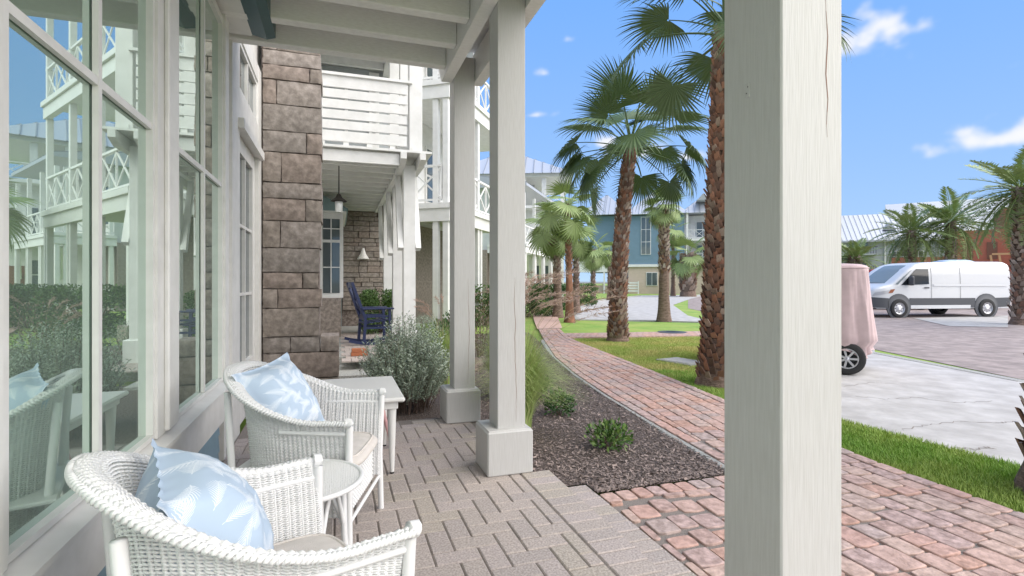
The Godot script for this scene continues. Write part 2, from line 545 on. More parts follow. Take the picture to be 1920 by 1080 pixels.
# ---------------------------------------------------------------- porch floor and path
func porch_floor() -> void:
	var root := Node3D.new()
	root.name = "porch_floor"
	root.set_meta("kind", "structure")
	add_child(root)
	var b := MB.new()
	b.span(Vector3(-0.75, -0.2, 2.0), Vector3(1.305, -0.007, -3.16))
	b.span(Vector3(-0.75, -0.2, -3.16), Vector3(1.19, -0.007, -4.70))
	b.span(Vector3(-0.75, -0.2, -4.70), Vector3(-0.1, -0.007, -6.0))
	put("bedding", b, M.joint, root)
	b = MB.new()
	b.span(Vector3(1.306, -0.2, 2.0), Vector3(1.485, -0.062, -2.98))
	put("step_bedding", b, M.joint, root)
	var un := 0.1045
	var x0 := 0.506
	var z0 := -2.338
	var cache := {}
	var many := {}
	for i in range(-13, 7):
		for j in range(-40, 24):
			var r := posmod(i - j, 4)
			if r != 0 and r != 2: continue
			var xa := x0 + i * un
			var xb := xa + un * (2 if r == 0 else 1)
			var za := z0 - (j if r == 0 else j - 1) * un          # near edge
			var zb := z0 - (j + 1) * un
			xb = minf(xb, 1.103)
			xa = maxf(xa, -0.74)
			if xb - xa < 0.02: continue
			if za > 1.6 or zb < -4.72: continue
			zb = maxf(zb, -4.69)
			if za - zb < 0.02: continue
			var visible := xb > -0.05 + (za + 1.0) * 0.10 and za < -1.15
			lay_brick(root, "brick", xa, xb, za, zb, 0.0, M.bricks, 0.0065, cache, visible, many)
	var z := -3.15
	while z < 1.5:
		lay_brick(root, "border_brick", 1.106, 1.308, z + 0.1045, z, 0.0, M.bricks, 0.0065, cache, z < -1.4, many)
		z += 0.1045
	z = -2.98
	while z < 1.5:
		lay_brick(root, "step_brick", 1.300, 1.488, z + 0.1045, z, -0.055, M.bricks, 0.0065, cache, z < -1.5, many)
		z += 0.1045
	for k in many:
		var mi := put("far_bricks", many[k], M.bricks[k], root)
		mi.set_meta("kind", "stuff")

func lay_brick(root: Node, called: String, xa: float, xb: float, za: float, zb: float, top: float, mats: Array, gap: float, cache: Dictionary, single: bool, many: Dictionary) -> void:
	var s := Vector3(xb - xa - gap, 0.05, za - zb - gap)
	var o := Vector3((xa + xb) / 2, top - 0.025 + rng.randf_range(-0.0012, 0.0012), (za + zb) / 2)
	var k := rng.randi() % mats.size()
	if single:
		var key := s.snapped(Vector3(0.002, 0.01, 0.002))
		if not cache.has(key):
			var b := MB.new()
			b.bbox(Vector3.ZERO, s, 0.005)
			cache[key] = b.mesh(null)
		piece(called, cache[key], mats[k], Transform3D(Basis(Vector3.UP, rng.randf_range(-0.008, 0.008)), o), root)
	else:
		if not many.has(k): many[k] = MB.new()
		many[k].box(o, s)

var path_c := []     # points of the left and right edge of the path, from near to far
func path_edges(s: float) -> Array:
	var i := clampi(int(s), 0, path_c.size() - 2)
	var f := s - i
	return [path_c[i][0].lerp(path_c[i + 1][0], f), path_c[i][1].lerp(path_c[i + 1][1], f)]

func brick_path() -> void:
	var root := Node3D.new()
	root.name = "brick_path"
	root.set_meta("kind", "structure")
	add_child(root)
	# edges (x, z): the near part is wide, from the porch step to the lawn strip
	var L := [Vector2(1.49, 3.0), Vector2(1.49, 0.0), Vector2(1.49, -2.82), Vector2(2.56, -2.83), Vector2(2.74, -4.21), Vector2(2.9, -5.3), Vector2(3.14, -6.6), Vector2(3.52, -8.2), Vector2(4.35, -10.8), Vector2(5.3, -13.6), Vector2(6.5, -17.1), Vector2(9.0, -23.8), Vector2(13.3, -33.4)]
	var R := [Vector2(3.62, 3.0), Vector2(3.60, 0.0), Vector2(3.62, -2.82), Vector2(3.63, -2.83), Vector2(3.95, -4.4), Vector2(4.14, -5.4), Vector2(4.40, -7.0), Vector2(4.65, -8.6), Vector2(5.05, -11.0), Vector2(6.0, -13.8), Vector2(7.4, -17.0), Vector2(10.0, -23.6), Vector2(14.6, -33.0)]
	var b := MB.new()
	var pts := []
	for p in L: pts.append(Vector3(p.x, 0, p.y))
	var rr := R.duplicate()
	rr.reverse()
	for p in rr: pts.append(Vector3(p.x, 0, p.y))
	b.poly(pts, GROUND + 0.033)
	put("bedding", b, M.joint, root)
	# bricks in courses that follow the edges; t runs across from the right edge
	var proto := []
	for k in 4:
		var q := MB.new()
		tumbled(q, 300 + k)
		proto.append(q.mesh(null))
	var spots := []
	# main course field
	var right := func(z: float) -> Vector2:      # right edge and its direction at depth z
		for i in R.size() - 1:
			if z <= R[i].y and z >= R[i + 1].y:
				var f: float = (R[i].y - z) / (R[i].y - R[i + 1].y)
				return Vector2(lerpf(R[i].x, R[i + 1].x, f), z)
		return R[-1]
	var left := func(z: float) -> float:
		for i in L.size() - 1:
			if z <= L[i].y and z >= L[i + 1].y:
				var f: float = (L[i].y - z) / maxf(L[i].y - L[i + 1].y, 1e-4)
				return lerpf(L[i].x, L[i + 1].x, f)
		return L[-1].x
	rng.seed = 411
	# right edge as a smooth polyline by arc length
	var poly := []
	var z := 1.2
	while z > -13.5:
		var a: Vector2 = right.call(z + 0.5)
		var c: Vector2 = right.call(z)
		var d: Vector2 = right.call(z - 0.5)
		poly.append(Vector3((a.x + c.x + d.x) / 3.0, 0, z))
		z -= 0.05
	var arc := [0.0]
	for i in poly.size() - 1: arc.append(arc[-1] + poly[i].distance_to(poly[i + 1]))
	var at := func(s: float, t: float) -> Transform3D:
		var i := clampi(arc.bsearch(s) - 1, 0, poly.size() - 2)
		var f: float = (s - arc[i]) / (arc[i + 1] - arc[i])
		var d: Vector3 = (poly[i + 1] - poly[i]).normalized()
		var d2: Vector3 = (poly[mini(i + 6, poly.size() - 1)] - poly[maxi(i - 5, 0)]).normalized()
		var nrm := Vector3(d2.z, 0, -d2.x)          # towards the house
		var p: Vector3 = poly[i].lerp(poly[i + 1], f) + nrm * t
		return Transform3D(Basis(nrm, Vector3.UP, -d2), p)
	var courses := [[0.0, 0.105]]
	var tt := 0.112
	var wide := [0.15, 0.125, 0.15, 0.14, 0.125, 0.155]
	while tt < 2.3:
		var w: float = wide[courses.size() % wide.size()]
		courses.append([tt, w])
		tt += w
	for ci in courses.size():
		var c: Array = courses[ci]
		var s := rng.randf_range(0.0, 0.12)
		while s < arc[-1] - 0.4:
			var len: float = 0.2 if ci == 0 else [0.105, 0.155, 0.215, 0.16][rng.randi() % 4]
			var xf: Transform3D = at.call(s + len / 2, c[0] + c[1] / 2)
			var lx: float = left.call(xf.origin.z)
			var ln := len
			if xf.origin.x < 2.5 and xf.origin.z > -2.95 and xf.origin.z - len / 2 < -2.697:
				var near: float = xf.origin.z + len / 2
				ln = near + 2.697
				if ln < 0.03: s += len; continue
				xf.origin.z = near - ln / 2
			var room: float = xf.origin.x + c[1] * 0.5 - (lx + (0.112 if xf.origin.z < -2.83 else 0.0))
			if room > 0.03:
				var wd: float = minf(c[1], room)
				xf.origin -= xf.basis.x * (c[1] - wd) * 0.5
				spots.append([xf, Vector3(wd - 0.004, 0.05, ln - 0.005), ci == 0])
			s += len
	# soldier courses along the left edge and beside the planting bed
	var x := 1.49
	while x < 2.45:
		spots.append([Transform3D(Basis(), Vector3(x + 0.053, 0, -2.765)), Vector3(0.098, 0.05, 0.13), true])
		x += 0.105
	z = -2.9
	while z > -13.0:
		var lx: float = left.call(z)
		var l2: float = left.call(z - 0.2)
		var d := Vector3(l2 - lx, 0, -0.2).normalized()
		var nrm := Vector3(-d.z, 0, d.x)
		spots.append([Transform3D(Basis(nrm, Vector3.UP, -d), Vector3((lx + l2) / 2, 0, z - 0.1) + nrm * 0.055), Vector3(0.1, 0.05, 0.2), true])
		z -= 0.206
	# those that show largest are parts of their own, the rest one part
	var rank := []
	for i in spots.size():
		var o: Vector3 = spots[i][0].origin
		var fw := o.x * sin(YAW) - o.z * cos(YAW)
		var u := 960.0 + FOC * (o.x * cos(YAW) + o.z * sin(YAW)) / maxf(fw, 0.01)
		var v := HZ + FOC * 1.3 / maxf(fw, 0.01)
		var seen := fw > 0.5 and u < 1960 and v < 1130 and not (u > 1352 and u < 1560)
		rank.append([fw if seen else 1000.0 + absf(fw), i])
	rank.sort_custom(func(p, q): return p[0] < q[0])
	var rest := {}
	for k in rank.size():
		var sp: Array = spots[rank[k][1]]
		var o: Vector3 = sp[0].origin
		o.y = GROUND + 0.02 - 0.0 + rng.randf_range(-0.003, 0.003)
		var mi: int = rng.randi() % M.pavers.size()
		if sp[2]: mi = [0, 1, 7, 3, 5, 0][rng.randi() % 6]
		var jx := rng.randf_range(0.965, 1.0)
		var bs: Basis = sp[0].basis * Basis(Vector3.UP, rng.randf_range(-0.03, 0.03)) * Basis.from_euler(Vector3(rng.randf_range(-0.012, 0.012), 0, rng.randf_range(-0.012, 0.012))) * Basis.from_scale(Vector3(sp[1].x * jx, 0.05, sp[1].z))
		if k < 300:
			piece("brick", proto[rng.randi() % 4], M.pavers[mi], Transform3D(bs, o), root)
		elif o.z > -14.0:
			if not rest.has(mi): rest[mi] = MB.new()
			rest[mi].box(o + Vector3(0, -0.002, 0), Vector3.ONE * 0.98, bs)
	for mi in rest:
		put("far_bricks", rest[mi], M.pavers[mi], root).set_meta("kind", "stuff")
	# beyond, too far to tell the bricks apart, and the cross path
	b = MB.new()
	b.poly([Vector2(5.2, -13.4), Vector2(6.5, -17.1), Vector2(9.0, -23.8), Vector2(13.3, -33.4), Vector2(14.6, -33.0), Vector2(10.0, -23.6), Vector2(7.4, -17.0), Vector2(5.95, -13.4)], GROUND + 0.040)
	put("far_paving", b, M.pavers[1], root)
	var cross := Node3D.new()
	cross.name = "cross_path"
	cross.set_meta("kind", "structure")
	add_child(cross)
	b = MB.new()
	var ca := Vector3(5.2, GROUND + 0.004, -11.65)
	var cd := Vector3(10.5, GROUND + 0.004, -10.75)
	b.bar(ca, cd, 1.05, 0.02)
	put("paving", b, M.pavers[3], cross)
	var dir := (cd - ca).normalized()
	var side := Vector3(-dir.z, 0, dir.x)
	var rows := [MB.new(), MB.new(), MB.new()]
	for i in 30:
		for j in 5:
			var o := ca + dir * (0.1 + i * 0.17 + (j % 2) * 0.08) + side * (-0.42 + j * 0.21) + Vector3(0, 0.014, 0)
			rows[rng.randi() % 3].box(o, Vector3(0.158, 0.02, 0.196), Basis(dir, Vector3.UP, side))
	for i in 3: put("bricks", rows[i], M.pavers[[0, 3, 7][i]], cross).set_meta("kind", "stuff")
	# concrete edging between bed and path
	b = MB.new()
	for i in range(3, 8):
		var p0 := Vector3(L[i].x - 0.05, GROUND - 0.02, L[i].y)
		var p1 := Vector3(L[i + 1].x - 0.05, GROUND - 0.02, L[i + 1].y)
		b.bar(p0, p1, 0.085, 0.13, 0.01)
	setting("bed_edging", b, M.curb)

func tumbled(b: MB, sd: int) -> void:                       # a worn brick one unit in size with rounded, uneven edges
	var r := RandomNumberGenerator.new()
	r.seed = sd
	var rows := []
	for lv in [[1.0, 0.0], [1.0, 0.40], [0.972, 0.48], [0.92, 0.5]]:
		var row := []
		for k in 12:
			var a := TAU * k / 12.0 + TAU / 24.0
			var ca := cos(a)
			var sa := sin(a)
			var rad := 0.5 / pow(pow(absf(ca), 9.0) + pow(absf(sa), 9.0), 1.0 / 9.0)
			row.append(Vector3(ca * rad * lv[0], lv[1], sa * rad * lv[0]))
		rows.append(row)
	for k in 12:
		var j := r.randf_range(0.95, 1.0)
		for row in rows: row[k] = Vector3(row[k].x * j, row[k].y, row[k].z * j)
	b.grid(rows, true, false)
	var top: Array = rows[-1]
	var i0 := b.vert(Vector3(0, 0.5, 0), Vector3.UP)
	var f := b.v.size()
	for k in 12: b.vert(top[k], Vector3.UP)
	for k in 12: b.ix.append_array(PackedInt32Array([i0, f + k, f + (k + 1) % 12]))

# ---------------------------------------------------------------- own house: windows, door, stone pier, porch roof
func own_house() -> void:
	var h := thing("beach_house", "house wall with tall green tinted windows, white trim and a stone pier at the porch", "house")
	var gx := -0.76
	# siding below the windows
	var b := MB.new()
	for i in 4:
		b.box(Vector3(gx + 0.005 + 0.004 * 1.0, 0.055 + i * 0.11, -0.5), Vector3(0.03, 0.108, 6.7), Basis(Vector3.BACK, 0.08))
	put("siding", b, M.siding, h)
	# sill: apron board, sloping sill
	b = MB.new()
	b.span(Vector3(gx - 0.05, 0.30, 2.8), Vector3(gx + 0.045, 0.505, -4.02))
	put("apron_board", b, M.trim, h)
	b = MB.new()
	b.prism([Vector2(gx - 0.05, 0.5051), Vector2(gx + 0.075, 0.5051), Vector2(gx + 0.075, 0.525), Vector2(gx, 0.55), Vector2(gx - 0.05, 0.55)], -4.03, 2.8, Transform3D())
	put("sill", b, M.trim, h)
	# windows: [near z, far z]
	var wins := [[1.35, 0.15], [0.0, -1.35], [-1.53, -2.60], [-2.92, -4.0]]
	for i in wins.size():
		var za: float = wins[i][0]
		var zb: float = wins[i][1]
		var w := part("window", h)
		var bot := 0.552
		var top := 3.02
		b = MB.new()
		var f := 0.05
		b.span(Vector3(gx - 0.04, bot, za), Vector3(gx + 0.02, bot + 0.02, zb))
		b.span(Vector3(gx - 0.04, top - f, za), Vector3(gx + 0.02, top, zb))
		b.span(Vector3(gx - 0.04, bot + 0.021, za), Vector3(gx + 0.02, top - f - 0.001, za - 0.025))
		b.span(Vector3(gx - 0.04, bot + 0.021, zb + 0.025), Vector3(gx + 0.02, top - f - 0.001, zb))
		put("frame", b, M.trim, w)
		b = MB.new()
		var zm: float = [za - 0.56, za - 0.62, -2.07, -3.50][i]
		b.span(Vector3(gx - 0.002, bot + 0.022, zm + 0.014), Vector3(gx + 0.016, top - f - 0.002, zm - 0.014))
		put("muntin", b, M.trim, w)
		b = MB.new()
		for seg in [[za - 0.026, zm + 0.0145], [zm - 0.0145, zb + 0.026]]:
			b.span(Vector3(gx - 0.002, 1.865, seg[0]), Vector3(gx + 0.015, 1.893, seg[1]))
		put("muntin", b, M.trim, w)
		b = MB.new()
		b.quad(Vector3(gx - 0.006, bot + 0.015, za - 0.01), Vector3(gx - 0.006, bot + 0.015, zb + 0.01), Vector3(gx - 0.006, top - 0.02, zb + 0.01), Vector3(gx - 0.006, top - 0.02, za - 0.01), Vector3.RIGHT)
		put("pane", b, M.glass, w)
	# mullions between the windows
	for z in [[2.8, 1.36], [0.149, 0.001], [-1.351, -1.529], [-2.601, -2.919]]:
		b = MB.new()
		b.span(Vector3(gx - 0.05, 0.5505, z[0]), Vector3(gx + 0.03, 3.05, z[1]))
		b.bbox(Vector3(gx + 0.04, 1.8, (z[0] + z[1]) / 2 + 0.005), Vector3(0.022, 2.48, absf(z[0] - z[1]) * 0.45), 0.006)
		put("mullion", b, M.trim, h)
	# end of the bay and the door wall
	b = MB.new()
	b.span(Vector3(gx - 0.05, 0.5505, -4.001), Vector3(gx + 0.035, 3.05, -4.12))
	b.span(Vector3(gx - 0.05, -0.02, -4.031), Vector3(gx + 0.02, 0.504, -4.12))
	put("corner_board", b, M.trim, h)
	b = MB.new()
	b.span(Vector3(gx - 0.2, -0.02, -4.12), Vector3(gx - 0.045, 3.4, -4.42))
	put("wall_panel", b, M.trim, h)
	b = MB.new()
	b.span(Vector3(gx - 0.2, -0.02, -4.42), Vector3(gx + 0.005, 3.4, -4.74))
	b.span(Vector3(gx - 0.2, -0.02, -5.80), Vector3(gx + 0.005, 3.4, -6.0))
	b.span(Vector3(gx - 0.2, 2.47, -4.741), Vector3(gx + 0.002, 2.80, -5.799))
	b.span(Vector3(gx - 0.2, 3.24, -4.741), Vector3(gx + 0.002, 3.4, -5.799))
	put("door_frame", b, M.trim, h)
	b = MB.new()
	b.span(Vector3(gx + 0.006, 2.46, -4.66), Vector3(gx + 0.05, 2.54, -5.88))
	put("head_casing", b, M.trim, h)
	var tr := part("transom_window", h)
	b = MB.new()
	b.span(Vector3(gx - 0.05, 2.801, -4.741), Vector3(gx - 0.01, 2.84, -5.799))
	b.span(Vector3(gx - 0.05, 3.20, -4.741), Vector3(gx - 0.01, 3.239, -5.799))
	b.span(Vector3(gx - 0.05, 2.841, -5.25), Vector3(gx - 0.012, 3.199, -5.28))
	b.span(Vector3(gx - 0.05, 2.841, -5.76), Vector3(gx - 0.012, 3.199, -5.799))
	put("frame", b, M.trim, tr)
	b = MB.new()
	b.quad(Vector3(gx - 0.04, 2.83, -4.74), Vector3(gx - 0.04, 2.83, -5.79), Vector3(gx - 0.04, 3.21, -5.79), Vector3(gx - 0.04, 3.21, -4.74), Vector3.RIGHT)
	put("pane", b, M.pane, tr)
	var dr := part("door", h)
	b = MB.new()
	b.span(Vector3(gx - 0.09, 0.0, -4.745), Vector3(gx - 0.03, 2.465, -4.88))
	b.span(Vector3(gx - 0.09, 0.0, -5.66), Vector3(gx - 0.03, 2.465, -5.795))
	b.span(Vector3(gx - 0.09, 0.0, -4.881), Vector3(gx - 0.03, 0.5, -5.659))
	b.span(Vector3(gx - 0.09, 2.33, -4.881), Vector3(gx - 0.03, 2.465, -5.659))
	put("leaf", b, M.trim, dr)
	b = MB.new()
	b.span(Vector3(gx - 0.065, 0.501, -5.255), Vector3(gx - 0.035, 2.329, -5.285))
	for y in [1.1, 1.7]: b.span(Vector3(gx - 0.065, y, -4.882), Vector3(gx - 0.038, y + 0.025, -5.658))
	put("muntin", b, M.trim, dr)
	b = MB.new()
	b.quad(Vector3(gx - 0.062, 0.5, -4.88), Vector3(gx - 0.062, 0.5, -5.66), Vector3(gx - 0.062, 2.33, -5.66), Vector3(gx - 0.062, 2.33, -4.88), Vector3.RIGHT)
	put("pane", b, M.pane, dr)
	# roof edge of the window bay
	b = MB.new()
	b.span(Vector3(gx - 0.2, 3.051, 2.8), Vector3(-0.60, 3.09, -4.30))
	put("soffit", b, M.trim, h)
	b = MB.new()
	b.prism([Vector2(-0.60, 3.052), Vector2(-0.50, 3.03), Vector2(-0.44, 3.05), Vector2(-0.44, 3.17), Vector2(-0.60, 3.2)], -4.28, 2.8, Transform3D())
	put("gutter", b, M.teal, h)
	# the room behind the glass
	b = MB.new()
	b.quad(Vector3(-4, 0.1, 2.7), Vector3(gx - 0.1, 0.1, 2.7), Vector3(gx - 0.1, 0.1, -4.1), Vector3(-4, 0.1, -4.1), Vector3.UP)
	b.quad(Vector3(-4, 3.1, 2.7), Vector3(gx - 0.1, 3.1, 2.7), Vector3(gx - 0.1, 3.1, -4.1), Vector3(-4, 3.1, -4.1), Vector3.DOWN)
	b.quad(Vector3(-4, 0.1, 2.7), Vector3(-4, 0.1, -4.1), Vector3(-4, 3.1, -4.1), Vector3(-4, 3.1, 2.7), Vector3.RIGHT)
	b.quad(Vector3(-4, 0.1, 2.7), Vector3(gx - 0.1, 0.1, 2.7), Vector3(gx - 0.1, 3.1, 2.7), Vector3(-4, 3.1, 2.7), Vector3.FORWARD)
	b.quad(Vector3(-4, 0.1, -4.1), Vector3(gx - 0.1, 0.1, -4.1), Vector3(gx - 0.1, 3.1, -4.1), Vector3(-4, 3.1, -4.1), Vector3.BACK)
	put("room", b, M.room, h)
	b = MB.new()
	b.span(Vector3(-8, -0.1, 8.0), Vector3(-4.1, 9.5, -6.6))
	b.span(Vector3(-4.09, 3.45, 8.0), Vector3(-0.80, 9.5, -6.5))
	b.span(Vector3(-4.09, -0.1, -4.2), Vector3(-0.98, 3.44, -6.5))
	b.span(Vector3(-4.09, -0.1, 8.0), Vector3(-0.82, 3.44, 2.81))
	put("wall", b, M.trim, h)
	# stone pier
	var sp := part("stone_pier", h)
	b = MB.new()
	b.span(Vector3(-0.755, -0.1, -6.03), Vector3(-0.19, 6.5, -6.5))
	put("mortar", b, M.mortar, sp)
	rng.seed = 52
	var fw := 5.62
	var vs := [20, 62, 103, 130, 157, 202, 251, 290, 345, 375, 416, 466, 511, 541, 577, 630, 660, 709, 760, 800]
	for i in vs.size() - 1:
		var yt: float = 1.22 + (529.0 - vs[i]) / FOC * fw
		var yb: float = 1.22 + (529.0 - vs[i + 1]) / FOC * fw
		var wide := i >= 15
		var xr := 0.02 if wide else -0.175 + rng.randf_range(-0.02, 0.02)
		var xl := -0.745
		var cuts := [xl]
		var mode := i % 3
		if mode == 0: cuts.append(lerpf(xl, xr, rng.randf_range(0.68, 0.8)))
		elif mode == 1: cuts.append(lerpf(xl, xr, rng.randf_range(0.22, 0.32)))
		if wide and mode == 0: cuts.insert(1, lerpf(xl, xr, 0.35))
		cuts.append(xr)
		for k in cuts.size() - 1:
			var q := MB.new()
			var dep := 0.09 + rng.randf_range(0.0, 0.014)
			var near := -6.0 + dep - 0.09
			rough_stone(q, Vector3(cuts[k] + 0.005, yb + 0.006, near), Vector3(cuts[k + 1] - 0.005, yt - 0.006, -6.04 if k < cuts.size() - 2 else (-6.4)), i * 10 + k)
			put("stone", q, M.stones[rng.randi() % M.stones.size()], sp)
			# split narrow top and bottom stones now and then

func rough_stone(b: MB, lo: Vector3, hi: Vector3, sd: int) -> void:    # lo.z is the near face, hi.z the far one
	var r := RandomNumberGenerator.new()
	r.seed = sd + 9000
	var nx := 6
	var ny := 5
	var rows := []
	for j in ny:
		var row := []
		for i in nx:
			var fx := float(i) / (nx - 1)
			var fy := float(j) / (ny - 1)
			var edge := minf(minf(fx, 1 - fx) * 4.0, minf(fy, 1 - fy) * 3.0)
			var p := Vector3(lerpf(lo.x, hi.x, fx), lerpf(lo.y, hi.y, fy), lo.z + r.randf_range(-0.003, 0.003) - (0.012 if edge <= 0.01 else 0.0))
			if edge <= 0.01:
				p.x += r.randf_range(-0.004, 0.004)
				p.y += r.randf_range(-0.004, 0.004)
			row.append(p)
		rows.append(row)
	b.grid(rows, false, true)
	for i in nx - 1:
		b.quad(rows[0][i], rows[0][i + 1], Vector3(rows[0][i + 1].x, lo.y, hi.z), Vector3(rows[0][i].x, lo.y, hi.z), Vector3.DOWN)
		b.quad(rows[ny - 1][i], rows[ny - 1][i + 1], Vector3(rows[ny - 1][i + 1].x, hi.y, hi.z), Vector3(rows[ny - 1][i].x, hi.y, hi.z), Vector3.UP)
	for j in ny - 1:
		b.quad(rows[j][0], rows[j + 1][0], Vector3(lo.x, rows[j + 1][0].y, hi.z), Vector3(lo.x, rows[j][0].y, hi.z), Vector3.LEFT)
		b.quad(rows[j][nx - 1], rows[j + 1][nx - 1], Vector3(hi.x, rows[j + 1][nx - 1].y, hi.z), Vector3(hi.x, rows[j][nx - 1].y, hi.z), Vector3.RIGHT)

func porch() -> void:
	var spots := [
		[-0.944, "thick weathered white wooden porch post standing between two lengths of brick path view", -0.82],
		[-3.190, "white wooden porch post with a long crack, on a square pedestal beside mulch bed", -3.134],
		[-4.500, "white wooden porch post on a square pedestal beside the grey green bush", -4.430]]
	spots[0][1] = "thick weathered white wooden post with knots and chipped paint, beside the porch step"
	for s in spots:
		var zf: float = s[0]
		var c := thing("porch_column", s[1], "column", Vector3(1.061, 0, zf - 0.094), 0, "white porch posts")
		var b := MB.new()
		b.bbox(Vector3(0, 1.74, 0), Vector3(0.188, 2.93, 0.190), 0.004)
		put("shaft", b, M.post, c)
		b = MB.new()
		var pz: float = s[2] - (zf - 0.094)
		b.bbox(Vector3(1.0375 - 1.061, 0.139, pz - 0.152), Vector3(0.303, 0.278, 0.305), 0.008)
		b.bbox(Vector3(1.0375 - 1.061, 0.279, pz - 0.152), Vector3(0.285, 0.012, 0.287), 0.004)
		put("pedestal", b, M.post, c)
		if zf > -2.0:
			b = MB.new()
			b.bbox(Vector3(-0.0945, 1.696, -1.048 - (zf - 0.094)), Vector3(0.004, 0.034, 0.016), 0.0015)
			put("filler_plug", b, M.post, c)
			b = MB.new()
			for yy in [1.689, 1.704]: b.box(Vector3(-0.0966, yy, -1.048 - (zf - 0.094) + (yy - 1.69) * 0.3), Vector3(0.001, 0.003, 0.003))
			put("nail_hole", b, M.plastic, c)
		# drying cracks: narrow splits filled with bare dark wood
		var k := MB.new()
		rng.seed = int(-zf * 1000.0)
		var runs := [[0.05, 0.0, 0.32, 1.25]] if zf < -3.0 else [[0.065, 0.095, 1.565, 1.87]]
		for rn in runs:
			var xx: float = rn[0] - 0.02
			var y: float = rn[2]
			while y < rn[3]:
				var nx := xx + rng.randf_range(-0.0035, 0.0035)
				var ww := 0.0012 * sin(PI * (y - rn[2]) / (rn[3] - rn[2])) + 0.0004
				k.quad(Vector3(xx - ww, y, 0.0955), Vector3(xx + ww, y, 0.0955), Vector3(nx + ww, y + 0.03, 0.0955), Vector3(nx - ww, y + 0.03, 0.0955), Vector3.BACK)
				xx = nx
				y += 0.03
		put("split", k, M.brown_door, c)
	# roof: paired girders, joists, deck
	var r := thing("porch_roof", "white timber porch ceiling of joists on paired girders along the posts", "porch roof")
	for x in [[0.874, 0.964], [1.158, 1.248]]:
		var b := MB.new()
		b.prism([Vector2(0.25, 3.0), Vector2(0.25, 3.26), Vector2(-4.78, 3.26), Vector2(-4.72, 3.14), Vector2(-4.60, 3.0)], x[0], x[1], Transform3D(Basis(Vector3(0, 0, 1), Vector3(0, 1, 0), Vector3(1, 0, 0)), Vector3.ZERO))
		put("girder", b, M.beam, r)
	var z := -4.42
	while z < 0.3:
		var b := MB.new()
		b.bbox(Vector3(0.0, 3.175, z), Vector3(1.744, 0.25, 0.09), 0.006)
		put("joist", b, M.beam, r)
		z += 0.42
	var b := MB.new()
	b.span(Vector3(-0.8, 3.302, 0.3), Vector3(1.33, 3.34, -4.62))
	put("deck", b, M.beam, r)
	b = MB.new()
	b.span(Vector3(1.26, 3.1, 0.3), Vector3(1.30, 3.30, -4.55))
	put("fascia", b, M.beam, r)

# ---------------------------------------------------------------- wicker furniture
func rim_at(s: float) -> Array:                            # s 0..1 round the arms and back: [plan point, height, outward normal]
	var arm := 0.30
	var rad := 0.297
	var arc := PI * rad
	var tot := 2 * arm + arc
	var d := s * tot
	var p: Vector2
	var nrm: Vector2
	if d < arm:
		p = Vector2(0.30 - d, rad + 0.015 * (1.0 - d / arm)); nrm = Vector2(0, 1)
	elif d > tot - arm:
		p = Vector2(0.30 - (tot - d), -rad - 0.015 * (1.0 - (tot - d) / arm)); nrm = Vector2(0, -1)
	else:
		var a := (d - arm) / rad
		p = Vector2(-sin(a) * rad * 0.92, cos(a) * rad); nrm = Vector2(-sin(a), cos(a))
	var k := 1.0 - absf(s - 0.5) * 2.0                       # 0 at the arm ends, 1 at the back
	var y := 0.628 + 0.195 * smoothstep(0.18, 0.95, k) + 0.03 * smoothstep(0.12, 0.0, k) * 0.0
	return [p, y, nrm]

func shell_at(s: float, h: float) -> Array:                # h 0 at the seat frame, 1 at the outer lip: [point, outward]
	var q := rim_at(s)
	var p: Vector2 = q[0]
	var nn: Vector2 = q[2]
	var y: float
	var out: float
	var yr: float = q[1]
	var k := 1.0 - absf(s - 0.5) * 2.0
	var lip := lerpf(0.020, 0.052, smoothstep(0.1, 0.7, k))
	if h < 0.82:
		var f := h / 0.82
		y = lerpf(0.20, yr - 0.012, f)
		out = lerpf(-0.055, 0.0, f * f)
	else:
		var f := (h - 0.82) / 0.18
		y = yr - 0.012 + 0.016 * sin(f * PI * 0.75)
		out = lip * f
	var w := p + nn * out
	return [Vector3(w.x, y, w.y), Vector3(nn.x, 0.0, nn.y) if h < 0.85 else Vector3(nn.x * 0.3, 0.9, nn.y * 0.3).normalized()]

